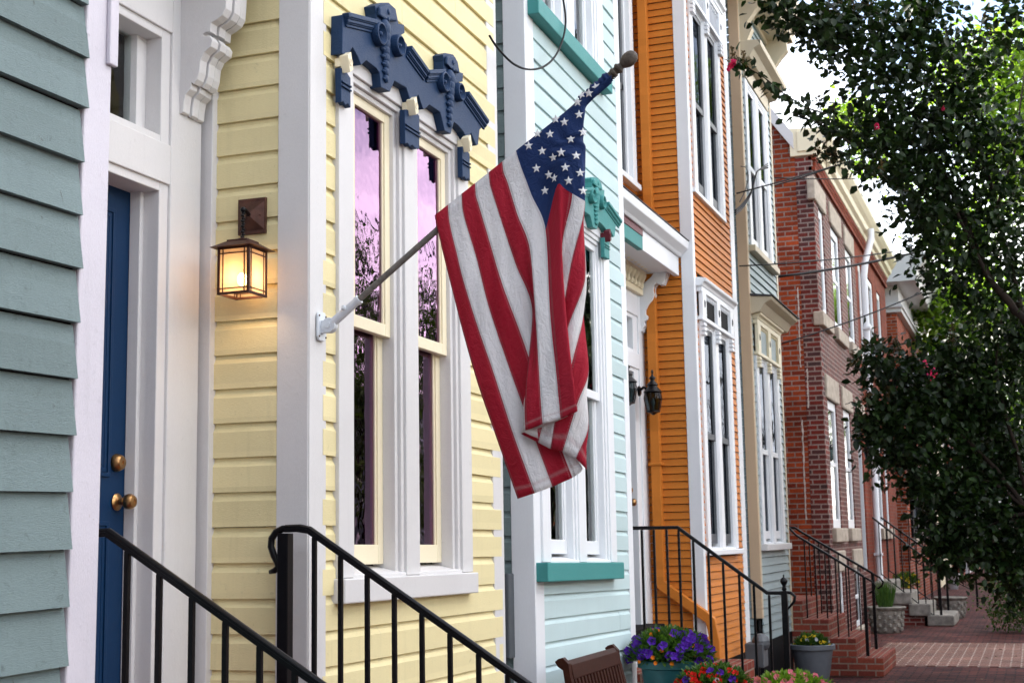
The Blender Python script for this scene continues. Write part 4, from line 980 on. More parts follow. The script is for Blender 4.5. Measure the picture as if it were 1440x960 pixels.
# far stone stoop
st = thing('stone_stoop', (26, 1.9, 0), 'weathered stone steps on brick at the next doorway down the street', 'steps')
for k, (ya_, yb2) in enumerate(((1.36, 1.80), (1.74, 2.10), (2.04, 2.40), (2.34, 2.652))):
    m = MB(); m.box(25.35+.01*k, 26.9, ya_, yb2, .0+.19*k+(.0 if k == 0 else -.02), .19*(k+1)); m.build('step', M['conc'], st, bevel=.025)
m = MB(); m.box(25.42, 26.85, 1.85, 2.651, 0, .36); m.build('base', M['brick_front'], st)
for Xr, L, lab in ((25.4, ((1214, 728), (1320, 800), (1327, 872)), 'black iron railing on the near side of the stone steps'), (26.85, ((1216, 728), (1330, 792), (1335, 868)), 'black iron railing on the far side of the stone steps')):
    A, C_, D_ = [PX(*p, Xr) for p in L]; A.y = min(A.y, 2.63)
    rail('handrail', Xr, [(A.y, A.z), (C_.y, C_.z)], list(np.arange(A.y-.1, C_.y+.05, -.12)), label=lab, zdrop=.9, rr=.016, bs=.009, posts=[(C_.y, .02, C_.z, .02, False)])
# one more black railing past it
rail('handrail', 31.4, [(2.6, 2.0), (1.2, 1.25)], list(np.arange(2.5, 1.2, -.13)), label='black iron railing farthest down the row, behind the stone steps', zdrop=.95, rr=.018, bs=.01, posts=[(1.2, .02, 1.25, .022, False)])

# ================================================================== FLAG POLE
XP = 5.0
base = PX(462, 456, XP)
tipp = PX(888, 77, XP)
dirp = (tipp-base).normalized()
pk = thing('flag_pole', (XP, Y0, base.z), 'worn wooden pole with turned finial in a white metal bracket on the yellow corner board', 'flag pole')
m = MB(); bx, bz = F(450, 459, Y0-.012)
m.prism([(bx-.030, bz-.042), (bx-.018, bz-.058), (bx+.03, bz-.058), (bx+.042, bz-.042), (bx+.042, bz+.042), (bx+.03, bz+.058), (bx-.018, bz+.058), (bx-.030, bz+.042)], 'y', Y0-.020, Y0-.0095)
o = m.build('bracket_plate', M['bracket_metal'], pk, bevel=.003)
m = MB()
for sx_ in (-.022, .034):
    for sz_ in (-.042, .042): m.lathe([(.004, 0), (.004, .003), (.001, .004)], (bx+sx_, Y0-.020, bz+sz_), (0, -1, 0), 8)
m.build('screw', M['copper'], o)
m = MB(); piv = Vector((XP, Y0-.055, base.z-.005))
m.lathe([(.029, -.016), (.031, -.012), (.031, .012), (.029, .016)], piv, (1, 0, 0), 24); m.lathe([(.012, -.022), (.012, .022)], piv, (1, 0, 0), 14)
m.box(XP-.012, XP+.012, Y0-.055, Y0-.018, piv.z-.03, piv.z+.02)
m.tube([piv+dirp*.01, piv+dirp*.16], [.0185, .0165], 18); m.tube([piv+dirp*.15, piv+dirp*.165], [.0195, .0195], 18)
sc_ = piv+dirp*.095; m.lathe([(.011, 0), (.011, .022), (.008, .026)], sc_, (-.85, .35, .45), 14)
m.build('pole_socket', M['bracket_metal'], pk, smooth=True, autosmooth=True)
Lp = (tipp-piv).length; piv2 = piv+dirp*.10
m = MB(); m.tube([piv2, piv+dirp*(Lp-.13)], [.0125, .0125], 14); m.build('pole', M['pole'], pk, smooth=True, autosmooth=True)
m = MB(); s0 = piv+dirp*(Lp-.135)
m.lathe([(.0135, 0), (.014, .03), (.019, .035), (.0195, .043), (.015, .048), (.016, .055), (.021, .060), (.0215, .068), (.016, .073), (.013, .08), (.02, .09), (.027, .105), (.0285, .118), (.027, .13), (.021, .143), (.012, .15), (.004, .153)], s0, dirp, 20)
m.build('finial', M['wood_worn'], pk, smooth=True, autosmooth=True)
m = MB()
for k in range(5):
    a = s0+dirp*(.012+k*.005); m.lathe([(.0158, -.0016), (.0172, 0), (.0158, .0016)], a, dirp+Vector((.06*(k % 2), 0, .05)), 14)
m.tube([s0+dirp*.03+Vector((0, 0, -.015)), s0+dirp*.045+Vector((-.01, 0, -.03)), s0+dirp*.06+Vector((0, 0, -.022))], .002, 6)
m.build('binding_cord', M['wood_worn'], pk)

# ================================================================== FLAG
def poly_at(line, t):
    d = [0]
    for a, c in zip(line, line[1:]): d.append(d[-1]+math.hypot(c[0]-a[0], c[1]-a[1]))
    q = t*d[-1]
    for i in range(len(line)-1):
        if q <= d[i+1] or i == len(line)-2:
            k = (q-d[i])/(d[i+1]-d[i]); return (line[i][0]+(line[i+1][0]-line[i][0])*k, line[i][1]+(line[i+1][1]-line[i][1])*k)
# each row: fly fraction v and nodes (stripe coordinate s 13..0, px, py, offset towards the viewer in metres)
pt0 = (611, 303); ptc = (725.5, 212); ptt = (860, 106)
def polept(s):
    if s > 7: k = (13-s)/6; return (pt0[0]+(ptc[0]-pt0[0])*k, pt0[1]+(ptc[1]-pt0[1])*k)
    k = (7-s)/7; return (ptc[0]+(ptt[0]-ptc[0])*k, ptc[1]+(ptt[1]-ptc[1])*k)
R0 = [(s, *polept(s), .016) for s in (13, 12, 11, 10, 9, 8, 7, 6, 5, 4, 3.2, 2.5, 2, 1, 0)]
rows = [
 (0.0, R0),
 (0.03, [(13, 613.5, 315, .014), (12, 631, 305, .014), (11, 650, 290, .014), (10, 669, 273, .014), (9, 688.5, 257, .014), (8, 708, 242, .014), (7, 728.5, 222, .014), (6, 749, 207, .014), (5.2, 768, 192, .015), (4.6, 782, 180, .016), (3.8, 797, 168, .015), (2.9, 814, 152, .012), (2.3, 822.5, 146, .008), (1.6, 836, 136, .004), (.8, 848, 126, .002), (0, 858, 118, .0)]),
 (0.07, [(13, 617, 330, .012), (12, 634, 322, .012), (11, 653, 306, .012), (10, 673, 287, .012), (9, 692, 270, .012), (8, 713, 254, .012), (7, 733, 236, .012), (6.2, 752, 220, .010), (5.4, 777, 205, .016), (5.0, 785, 200, .024), (4.6, 790, 196, .014), (3.8, 803, 188, .016), (2.9, 821, 164, .010), (2.3, 823, 156, .0), (2.0, 822, 154, -.012), (1.2, 821, 152, -.02), (0, 820, 150, -.03)]),
 (0.13, [(13, 623.5, 358, .006), (12, 641.5, 353, .012), (11, 662, 336, .006), (10, 681.5, 316, .012), (9, 700, 295, .006), (8, 720, 277, .012), (7, 739.5, 254, .009), (6.5, 757, 240, .004), (6.0, 776, 224, .012), (5.6, 784, 213, .026), (5.3, 788.5, 208, .013), (4.6, 804, 198, .017), (3.8, 822, 186, .004), (3.2, 822, 184, -.014), (2, 815, 178, -.035), (0, 812, 172, -.045)]),
 (0.2, [(13, 631, 388, 0), (12, 649, 385, .012), (11, 671, 366, .0), (10, 690, 345, .012), (9, 708, 320, .0), (8, 727, 300, .012), (7, 746, 272, .006), (6.6, 762, 262, -.004), (6.35, 776, 240, .012), (6.15, 786, 225, .030), (5.95, 789, 222, .012), (5.4, 806, 218, .018), (4.5, 824, 205, .0), (4.1, 822, 210, -.03), (2.5, 806, 200, -.05), (0, 800, 180, -.06)]),
 (0.4, [(13, 650, 463, .0), (12, 666.5, 443, .016), (11, 684, 420, .0), (10, 705.6, 397, .016), (9, 725.5, 372, .0), (8, 745, 350, .016), (7, 767, 327, .004), (6.75, 775, 293, .006), (6.55, 783, 256, .022), (6.42, 787.5, 256, .042), (6.3, 789, 263, .022), (6, 806, 273, .026), (5, 823, 283, .002), (4, 820, 292, -.03), (3, 812, 300, -.05), (2, 805, 310, -.06), (1, 800, 315, -.07), (0, 795, 320, -.08)]),
 (0.6, [(13, 670.5, 535, .0), (12, 694.6, 525, .02), (11, 714, 512, .0), (10, 735, 476, .018), (9, 748, 441, .006), (8.75, 757, 432, .0), (8.6, 762, 430, .01), (8.3, 751, 432, .05), (8, 752, 434, .058), (7, 773, 448, .050), (6.7, 788, 400, .060), (6.5, 794, 390, .056), (6.35, 790, 392, .030), (6, 789, 352, .024), (5, 803, 370, .026), (4, 824, 380, .004), (3.6, 825, 400, -.02), (3, 822, 420, -.03), (2, 815, 430, -.045), (1, 810, 440, -.06), (0, 805, 450, -.07)]),
 (0.8, [(13, 697, 612, 0.), (12, 722.5, 612, .022), (11, 744, 594, .0), (10, 768, 580, .012), (9.6, 798, 570, .0), (9.4, 770, 552, .018), (9.1, 737, 540, .062), (9, 739, 544, .068), (8, 758.5, 532, .078), (7, 782, 527, .066), (6.4, 806, 512, .078), (6.2, 800, 512, .05), (6, 785, 480, .034), (5, 782, 480, .034), (4, 797, 465, .036), (3, 804, 508, .032), (2.6, 824, 500, .010), (2, 828, 521, .004), (1, 824, 545, -.02), (0, 818, 560, -.035)]),
 (0.9, [(13, 712, 655, 0.), (12, 738, 655, .022), (11, 760.5, 640, .0), (10, 786, 626, .012), (9.6, 812, 612, .0), (9.4, 775, 590, .018), (9.2, 732, 572, .06), (9, 738, 574, .070), (8, 760.5, 563, .082), (7, 785, 557, .070), (6.3, 811, 546, .082), (6.1, 800, 548, .055), (5.8, 760, 560, .040), (5, 745, 560, .036), (4, 772, 565, .040), (3, 784, 570, .034), (2, 812, 567, .040), (1, 828, 596, .008), (.5, 827, 606, .0), (0, 824, 612, -.012)]),
 (1.0, [(13, 728, 701, 0.), (12, 752, 693, .020), (11, 777, 684, .0), (10, 804, 672, .010), (9.6, 826, 658, .0), (9.45, 790, 628, .016), (9.2, 729, 606, .056), (9, 740, 605, .070), (8, 763, 596, .084), (7, 788, 589, .072), (6.2, 815.5, 576, .084), (6.05, 805, 582, .06), (5.7, 765, 600, .046), (5.4, 732, 609, .036), (5, 733, 610, .034), (4, 757, 622, .044), (3, 774, 631, .034), (2, 791, 635, .044), (1, 810, 644, .034), (0, 825, 660, .030)]),
]
NS, NV = 13*12, 60
sv = np.linspace(13, 0, NS+1)
Rv = np.array([r[0] for r in rows]); G = []
for v, nodes in rows:
    a = np.array(nodes, float); o = np.argsort(a[:, 0]); a = a[o]
    G.append(np.stack([np.interp(sv, a[:, 0], a[:, k]) for k in (1, 2, 3)], 1))
G = np.array(G)
# soften the corners a little across the stripes
for it in range(2):
    g2 = G.copy(); g2[:, 1:-1] = .25*G[:, :-2]+.5*G[:, 1:-1]+.25*G[:, 2:]; G = g2
def hermite(xs, ys, x):
    n = len(xs); h = np.diff(xs); dl = np.diff(ys, axis=0)/h[:, None, None]; m_ = np.zeros_like(ys)
    m_[0] = dl[0]; m_[-1] = dl[-1]
    for i in range(1, n-1):
        p = dl[i-1]*dl[i]; m_[i] = np.where(p > 0, 2*p/(dl[i-1]+dl[i]+1e-12*np.sign(dl[i-1]+dl[i]+1e-20)), 0)
    out = []
    for q in x:
        i = min(n-2, max(0, int(np.searchsorted(xs, q)-1))); t = (q-xs[i])/h[i]
        out.append((2*t**3-3*t**2+1)*ys[i]+(t**3-2*t**2+t)*h[i]*m_[i]+(-2*t**3+3*t**2)*ys[i+1]+(t**3-t**2)*h[i]*m_[i+1])
    return np.array(out)
vv = np.linspace(0, 1, NV+1)
GG = hermite(Rv, G, vv)                      # [v][s] -> px, py, off
def flag_point(px, py, off, s, v):
    w = .0035*math.sin(s*2.1+v*9)+.002*math.sin(s*5.3-v*23+1)
    return PX(px, py, XP-.012-off-w*min(1, v*6))
FP = [[flag_point(*GG[j][i], sv[i], vv[j]) for i in range(NS+1)] for j in range(NV+1)]
def flag_at(s, v):
    x = (13-s)/13*NS; y = v*NV; i = min(NS-1, max(0, int(x))); j = min(NV-1, max(0, int(y))); a = x-i; c = y-j
    return FP[j][i]*(1-a)*(1-c)+FP[j][i+1]*a*(1-c)+FP[j+1][i]*(1-a)*c+FP[j+1][i+1]*a*c
def clothmat(name, col, col2, seams=True):
    m, nt, b = newmat(name); uv = nd(nt, 'ShaderNodeUVMap', uv_map='UVMap')
    s = nd(nt, 'ShaderNodeSeparateXYZ'); lk(nt, uv.outputs[0], s.inputs[0])
    pp = math_(nt, 'PINGPONG', s.outputs[0], .5)        # distance from a seam, in stripes
    seam = ramp(nt, pp, [(0, (1, 1, 1)), (.055, (1, 1, 1)), (.10, (0, 0, 0))]).outputs[0]
    stc = math_(nt, 'MULTIPLY', math_(nt, 'GREATER_THAN', math_(nt, 'FRACT', math_(nt, 'MULTIPLY', s.outputs[1], 160)), .45), ramp(nt, pp, [(.035, (0, 0, 0)), (.055, (1, 1, 1)), (.085, (1, 1, 1)), (.11, (0, 0, 0))]).outputs[0])
    hem = ramp(nt, s.outputs[1], [(.962, (0, 0, 0)), (.968, (1, 1, 1)), (.972, (1, 1, 1)), (.978, (0, 0, 0))]).outputs[0]
    mp = nd(nt, 'ShaderNodeMapping'); mp.inputs['Scale'].default_value = (1, 1.6, 1); mp.inputs['Rotation'].default_value = (0, 0, .5); lk(nt, uv.outputs[0], mp.inputs[0])
    mp2 = nd(nt, 'ShaderNodeMapping'); mp2.inputs['Scale'].default_value = (1.1, 14, 1); mp2.inputs['Rotation'].default_value = (0, 0, -.12); lk(nt, uv.outputs[0], mp2.inputs[0])
    n1 = noise(nt, mp.outputs[0], 1.1, 4, .6, .5); n2 = noise(nt, mp2.outputs[0], 2.6, 4, .6, 1.2); n3 = noise(nt, uv.outputs[0], 9, 3)
    c = ramp(nt, n1.outputs[0], [(.3, col), (.75, col2)]).outputs[0]
    if not seams: stc = math_(nt, 'MULTIPLY', stc, 0); seam = math_(nt, 'MULTIPLY', seam, 0)
    c = mixc(nt, math_(nt, 'MULTIPLY', stc, .35), c, (.42, .34, .34)); c = mixc(nt, math_(nt, 'MULTIPLY', hem, .35), c, (.5, .35, .35))
    c = mixc(nt, math_(nt, 'MULTIPLY', seam, .12), c, (.1, .02, .04))
    h = math_(nt, 'ADD', math_(nt, 'MULTIPLY', seam, -.25), math_(nt, 'ADD', math_(nt, 'MULTIPLY', n2.outputs[0], 1.0), math_(nt, 'ADD', math_(nt, 'MULTIPLY', stc, -.10), math_(nt, 'MULTIPLY', n3.outputs[0], .05))))
    bm = nd(nt, 'ShaderNodeBump'); bm.inputs['Strength'].default_value = .75; bm.inputs['Distance'].default_value = .009; lk(nt, h, bm.inputs['Height'])
    lk(nt, bm.outputs[0], b.inputs['Normal']); lk(nt, c, b.inputs['Base Color']); b.inputs['Roughness'].default_value = .62; b.inputs['Specular IOR Level'].default_value = .15
    t = nd(nt, 'ShaderNodeBsdfTranslucent'); lk(nt, c, t.inputs[0]); lk(nt, bm.outputs[0], t.inputs['Normal'])
    mx = nd(nt, 'ShaderNodeMixShader'); mx.inputs[0].default_value = .28; lk(nt, b.outputs[0], mx.inputs[1]); lk(nt, t.outputs[0], mx.inputs[2]); lk(nt, mx.outputs[0], nt.nodes['Material Output'].inputs[0])
    return m
fm_ = [clothmat('flag_red_cloth', (.40, .014, .034), (.50, .030, .055)), clothmat('flag_white_cloth', (.74, .73, .74), (.84, .83, .83)), clothmat('flag_blue_cloth', (.016, .036, .12), (.028, .058, .18), False), plain('star_white_thread', (.74, .74, .75), .6, 0, .3, .08, 60, .5)]
vs, fs, mi, uvs = [], [], [], []
for j in range(NV+1):
    for i in range(NS+1): vs.append(FP[j][i])
for j in range(NV):
    for i in range(NS):
        fs.append((j*(NS+1)+i, j*(NS+1)+i+1, (j+1)*(NS+1)+i+1, (j+1)*(NS+1)+i)); s = (sv[i]+sv[i+1])/2; v = (vv[j]+vv[j+1])/2
        mi.append(2 if (s < 7 and v < .4) else (0 if int(s) % 2 == 0 else 1))
me = bpy.data.meshes.new('flag'); me.from_pydata(vs, [], fs)
for m_ in fm_: me.materials.append(m_)
me.polygons.foreach_set('material_index', mi); me.polygons.foreach_set('use_smooth', [True]*len(fs))
uvl = me.uv_layers.new(name='UVMap')
for p in me.polygons:
    for li, vi in zip(p.loop_indices, p.vertices): uvl.data[li].uv = (sv[vi % (NS+1)], vv[vi//(NS+1)])
flag = bpy.data.objects.new('flag', me); COL.objects.link(flag)
tag(flag, 'large American flag hanging in folds from the wooden pole before the yellow and aqua houses', 'flag'); LOC['flag'] = Vector((0, 0, 0))
sd = flag.modifiers.new('cloth', 'SOLIDIFY'); sd.thickness = .0012; sd.offset = 0
# embroidered stars, draped on both faces of the cloth
STARS = [(628, 240), (645, 303), (540, 320), (590, 347), (515, 385), (461, 376), (612, 410), (656, 375), (433, 438), (487, 452), (628, 477), (567, 464), (533, 490), (463, 524), (518, 553), (580, 525), (648, 550), (595, 587), (541, 572), (500, 626), (660, 624), (672, 203)]
# the same stars in cloth coordinates
_near = []
for cx_, cy_ in STARS:
    qx, qy = 600+cx_/3, 60+cy_/3; best = None
    for j in range(0, int(NV*.4)+1):
        for i in range(NS//13*6, NS+1):
            g = GG[j][i]; d_ = math.hypot(g[0]-qx, g[1]-qy)-g[2]*60
            if best is None or d_ < best[0]: best = (d_, sv[i], vv[j])
    _near.append(best[1:])
for s0_, v0_ in _near:
    if True:
        m = MB()
        for side in (1, -1):
            pts = []
            cpt = flag_at(s0_, v0_)
            du = flag_at(max(0, s0_-.15), v0_)-flag_at(min(13, s0_+.15), v0_); dv = flag_at(s0_, min(1, v0_+.01))-flag_at(s0_, max(0, v0_-.01))
            if du.length < 1e-5 or dv.length < 1e-5: continue
            nn = du.cross(dv).normalized()*side
            R = .0185
            # star drawn in the tangent plane, then laid on the cloth
            upv = (Vector((0, 0, 1))-nn*nn.z).normalized() if abs(nn.z) < .95 else du.normalized(); rt = upv.cross(nn)
            for k in range(10):
                an = math.pi*k/5; rr_ = R if k % 2 == 0 else R*.42
                pts.append(cpt+upv*math.cos(an)*rr_+rt*math.sin(an)*rr_+nn*.0026)
            b0 = [cpt+nn*.0050]+pts; m.add(b0, [(0, k+1, (k+1) % 10+1) for k in range(10)])
        if m.v: m.build('star', fm_[3], flag)

m = MB(); wa, wb = piv+dirp*((PX(818, 143, XP)-piv).dot(dirp)), piv+dirp*((PX(857, 107, XP)-piv).dot(dirp)); n = 26
m.tube([wa.lerp(wb, i/n) for i in range(n+1)], [.0215+.0028*math.sin(i*1.7)+.002*math.sin(i*.6) for i in range(n+1)], 14)
wr = m.build('wrapped_end', fm_[2], flag, smooth=True)
for t_, an in ((.12, 2.6), (.55, 1.2)):
    c_ = wa.lerp(wb, t_); sd_ = dirp.cross(Vector((0, 0, 1))).normalized(); nn = (sd_*-math.cos(an)+dirp.cross(sd_)*-math.sin(an)).normalized(); nn = Vector((-.85, -.1, .5)).normalized() if t_ < .3 else Vector((-.9, -.2, -.1)).normalized()
    m = MB(); nn = (nn-dirp*nn.dot(dirp)).normalized(); rt = dirp.cross(nn); b0 = [c_+nn*.0275]
    for k in range(10):
        a_ = math.pi*k/5; r_ = .018 if k % 2 == 0 else .0075; o2 = rt*math.sin(a_)*r_; b0.append(c_+dirp*math.cos(a_)*r_+o2+nn*(math.sqrt(max(0, .0262**2-o2.length**2))))
    m.add(b0, [(0, k+1, (k+1) % 10+1) for k in range(10)])
    m.build('star', fm_[3], flag)

# ================================================================== LAMPS
lp = thing('wall_lantern', (XS-.1, 2.9, 2.7), 'lit copper-brown box lantern hanging on the yellow side wall beside the door', 'lamp')
XL = XS-.006
c0 = PX(337, 282, XL); c1 = PX(375, 328, XL); yc_ = (c0.y+c1.y)/2; zc_ = (c0.z+c1.z)/2; hw = abs(c0.y-c1.y)/2; hh = abs(c0.z-c1.z)/2
m = MB(); m.box(XL-.012, XL+.003, yc_-hw, yc_+hw, zc_-hh, zc_+hh); r_ = hw*.93
m.add([(XL-.0125, yc_-r_, zc_-r_), (XL-.0125, yc_+r_, zc_-r_), (XL-.0125, yc_+r_, zc_+r_), (XL-.0125, yc_-r_, zc_+r_), (XL-.042, yc_-.008, zc_-.008), (XL-.042, yc_+.008, zc_-.008), (XL-.042, yc_+.008, zc_+.008), (XL-.042, yc_-.008, zc_+.008)], [(0, 1, 5, 4), (1, 2, 6, 5), (2, 3, 7, 6), (3, 0, 4, 7), (4, 5, 6, 7)])
m.ball((XL-.026, yc_-hw*.75, zc_), .004, 8)
m.build('wall_plate', M['copper'], lp, bevel=.003)
BXc = XL-.135; D = .066       # body centre and half width
byc = PX(341, 380, BXc).y
zt_ = PX(341, 345, BXc).z; zb_ = PX(341, 418, BXc).z
m = MB(); m.tube([(XL-.03, yc_, zc_), (XL-.09, (yc_+byc)/2, zc_+.008), (BXc, byc, zc_-.003)], [.010, .008, .008], 10); m.ball((BXc, byc, zc_-.003), .012, 10)
zq = zc_-.01
k = 0
while zq > zt_+.01:
    m.lathe([(.004, 0), (.009, .006), (.004, .012)], (BXc+.003*(-1)**k, byc, zq-.012), n=10); zq -= .011; k += 1
m.build('hanging_arm', M['iron'], lp, smooth=True)
m = MB(); m.add([(BXc-D*1.45, byc-D*1.45, zt_-.018), (BXc+D*1.45, byc-D*1.45, zt_-.018), (BXc+D*1.45, byc+D*1.45, zt_-.018), (BXc-D*1.45, byc+D*1.45, zt_-.018),
                (BXc-D*.75, byc-D*.75, zt_+.010), (BXc+D*.75, byc-D*.75, zt_+.010), (BXc+D*.75, byc+D*.75, zt_+.010), (BXc-D*.75, byc+D*.75, zt_+.010)], [(3, 2, 1, 0), (4, 5, 6, 7), (0, 1, 5, 4), (1, 2, 6, 5), (2, 3, 7, 6), (3, 0, 4, 7)])
m.box(BXc-D*.7, BXc+D*.7, byc-D*.7, byc+D*.7, zt_+.010, zt_+.018); m.box(BXc-D*.2, BXc+D*.2, byc-D*.2, byc+D*.2, zt_+.018, zt_+.028)
m.build('lantern_roof', M['copper'], lp, bevel=.002)
m = MB(); th_ = .005; top = zt_-.018; bot = zb_+.004
for sx_ in (-1, 1):
    for sy_ in (-1, 1): m.box(BXc+sx_*D-th_, BXc+sx_*D+th_, byc+sy_*D-th_, byc+sy_*D+th_, bot, top)
for z in (bot, top-.008): 
    for s_ in (-1, 1): m.box(BXc-D, BXc+D, byc+s_*D-.004, byc+s_*D+.004, z, z+.010); m.box(BXc+s_*D-.004, BXc+s_*D+.004, byc-D, byc+D, z+.0005, z+.0095)
H_ = top-bot
for z in (bot+H_*.13, top-H_*.13):
    for s_ in (-1, 1): m.box(BXc-D, BXc+D, byc+s_*D-.003, byc+s_*D+.003, z-.0018, z+.0018); m.box(BXc+s_*D-.003, BXc+s_*D+.003, byc-D, byc+D, z-.0017, z+.0017)
for o_ in (-.72, .72):
    for s_ in (-1, 1): m.box(BXc+o_*D-.0018, BXc+o_*D+.0018, byc+s_*D-.0028, byc+s_*D+.0028, bot, top); m.box(BXc+s_*D-.0028, BXc+s_*D+.0028, byc+o_*D-.0018, byc+o_*D+.0018, bot, top)
m.build('lantern_frame', M['copper'], lp)
gm = bpy.data.materials.new('frosted_lamp_glass'); gm.use_nodes = True; nt = gm.node_tree; nt.nodes.clear()
o_ = nd(nt, 'ShaderNodeOutputMaterial'); t_ = nd(nt, 'ShaderNodeBsdfTranslucent'); d_ = nd(nt, 'ShaderNodeBsdfDiffuse'); tr_ = nd(nt, 'ShaderNodeBsdfTransparent')
t_.inputs[0].default_value = (.72, .60, .46, 1); d_.inputs[0].default_value = (.6, .5, .4, 1); tr_.inputs[0].default_value = (1, .93, .8, 1)
m1 = nd(nt, 'ShaderNodeMixShader'); m1.inputs[0].default_value = .3; lk(nt, t_.outputs[0], m1.inputs[1]); lk(nt, d_.outputs[0], m1.inputs[2])
m2 = nd(nt, 'ShaderNodeMixShader'); m2.inputs[0].default_value = .35; lk(nt, m1.outputs[0], m2.inputs[1]); lk(nt, tr_.outputs[0], m2.inputs[2]); lk(nt, m2.outputs[0], o_.inputs[0])
for ax, s_ in (('x', -1), ('x', 1), ('y', -1), ('y', 1)):
    m = MB()
    if ax == 'x': m.box(BXc+s_*D-.001, BXc+s_*D+.001, byc-D+.005, byc+D-.005, bot+.008, top-.006)
    else: m.box(BXc-D+.005, BXc+D-.005, byc+s_*D-.001, byc+s_*D+.001, bot+.008, top-.006)
    m.build('glass_panel', gm, lp)
em = bpy.data.materials.new('glowing_bulb'); em.use_nodes = True; nt = em.node_tree; nt.nodes.clear()
o_ = nd(nt, 'ShaderNodeOutputMaterial'); e_ = nd(nt, 'ShaderNodeEmission'); e_.inputs[0].default_value = (1, .66, .34, 1); e_.inputs[1].default_value = 16; lk(nt, e_.outputs[0], o_.inputs[0])
m = MB(); m.ball((BXc, byc, bot+H_*.36), .021, 16, (1, 1, 1.3)); m.build('bulb', em, lp, smooth=True)
pl = bpy.data.lights.new('lamp_light', 'POINT'); pl.energy = .55; pl.color = (1, .62, .32); pl.shadow_soft_size = .03
plo = bpy.data.objects.new('lamp_light', pl); COL.objects.link(plo); plo.parent = lp; plo.location = Vector((BXc, byc, bot+H_*.36))-Vector(lp.location); 

def coach_lamp(x, y, z, wall, label):
    """black carriage lantern; wall: direction to the wall"""
    t = thing('coach_lantern', (x, y, z), label, 'lamp', 'black coach lanterns either side of the orange house door')
    w = Vector(wall)
    m = MB(); m.tube([Vector((x, y, z+.02))+w*.12, Vector((x, y, z+.05))+w*.08, Vector((x, y, z+.03))+w*.04, Vector((x, y, z+.01))], .012, 8)
    c = Vector((x, y, z+.02))+w*.125; m.lathe([(.045, 0), (.045, .012), (.03, .02)], c, -w, 14); m.build('wall_arm', M['iron'], t, smooth=True, autosmooth=True)
    m = MB(); m.lathe([(.075, 0), (.08, .006), (.07, .02), (.045, .045), (.04, .06), (.05, .065), (.045, .075), (.02, .1), (.018, .115), (.03, .12), (.028, .13), (.01, .145), (.006, .165), (.012, .175), (.004, .2)], (x, y, z+.0), n=16); m.build('lantern_cap', M['iron'], t, smooth=True, autosmooth=True)
    m = MB()
    for k in range(6):
        a = math.pi*k/3; ca, sa = math.cos(a), math.sin(a)
        m.tube([(x+ca*.07, y+sa*.07, z), (x+ca*.078, y+sa*.078, z-.05), (x+ca*.055, y+sa*.055, z-.16)], .0045, 5)
    m.lathe([(.058, 0), (.058, -.012), (.03, -.02), (.01, -.035)], (x, y, z-.155), n=16); m.build('cage', M['iron'], t)
    m = MB(); m.lathe([(.064, 0), (.071, -.05), (.05, -.155)], (x, y, z-.001), n=6); m.build('glass_panel', M['glass_dark'], t)
    m = MB(); m.lathe([(.008, -.15), (.008, -.11), (.016, -.09), (.012, -.06), (.002, -.04)], (x, y, z), n=10); m.build('candle_bulb', M['lace'], t, smooth=True)
q = PY(918, 552, 2.98); coach_lamp(q.x, 2.98, q.z, (0, 1, 0), 'black coach lantern at the right of the orange house door, against the downspout')
q = PY(882, 538, 2.985); coach_lamp(q.x, 2.985, q.z, (0, 1, 0), 'black coach lantern left of the orange house door, half hidden by the aqua corner board')
q = PY(1221, 630, 2.4); coach_lamp(q.x, 2.4, q.z, (0, 1, 0), 'black lantern beside the doorway of the brick house')

# ================================================================== CABLES
def cable(pts, r, label, name='cable', sag=0.):
    P = [Vector(p) for p in pts]
    if len(P) == 2:
        n = 24; P = [P[0].lerp(P[1], i/n)-Vector((0, 0, sag*4*(i/n)*(1-i/n))) for i in range(n+1)]
    m = MB(); m.tube(P, r, 6); o = m.build(name, M['cable'], None, smooth=True); tag(o, label, 'cable'); return o
def smooth_px(pts, n=6):
    out = []
    for i in range(len(pts)-1):
        p0_, p1_, p2_, p3_ = pts[max(0, i-1)], pts[i], pts[i+1], pts[min(len(pts)-1, i+2)]
        for k in range(n):
            t = k/n; out.append(tuple(.5*((2*b_)+(-a_+c_)*t+(2*a_-5*b_+4*c_-d_)*t*t+(-a_+3*b_-3*c_+d_)*t**3) for a_, b_, c_, d_ in zip(p0_, p1_, p2_, p3_)))
    out.append(pts[-1]); return out
lo = smooth_px([(688, 50), (700, 68), (722, 90), (745, 98), (768, 92), (785, 72), (795, 38), (792, 0), (780, -50)])
cable([PY(x, y, Y0-.05-.06*math.sin(i/len(lo)*3.1)) for i, (x, y) in enumerate(lo)], .0065, 'black looped cable hanging between the yellow house and the aqua upper window')
ce = [((1036, 272), 2.55, (1640, 30), 26, .007, 'thin black cable from the tan post up past the tree top'),
      ((1093, 389), 2.7, (1560, 252), 26, .016, 'thickest black service cable crossing the brick corner'),
      ((1040, 374), 2.6, (1560, 268), 26, .007, 'thin cable with a ring tie low on the tan post'),
      ((1096, 484), 2.7, (1560, 258), 24, .009, 'black cable sloping steeply below the others over the brick house'),
      ((1085, 262), 2.8, (1560, 30), 22, .009, 'upper black cable starting on the brick side wall'),
      ((1088, 250), 2.8, (1560, 190), 26, .007, 'black cable level across the top of the brick corner')]
for (a, ya_, c, dd, r, lab) in ce: cable([PY(a[0], a[1], ya_), PD(c[0], c[1], dd)], r, lab, sag=.25)
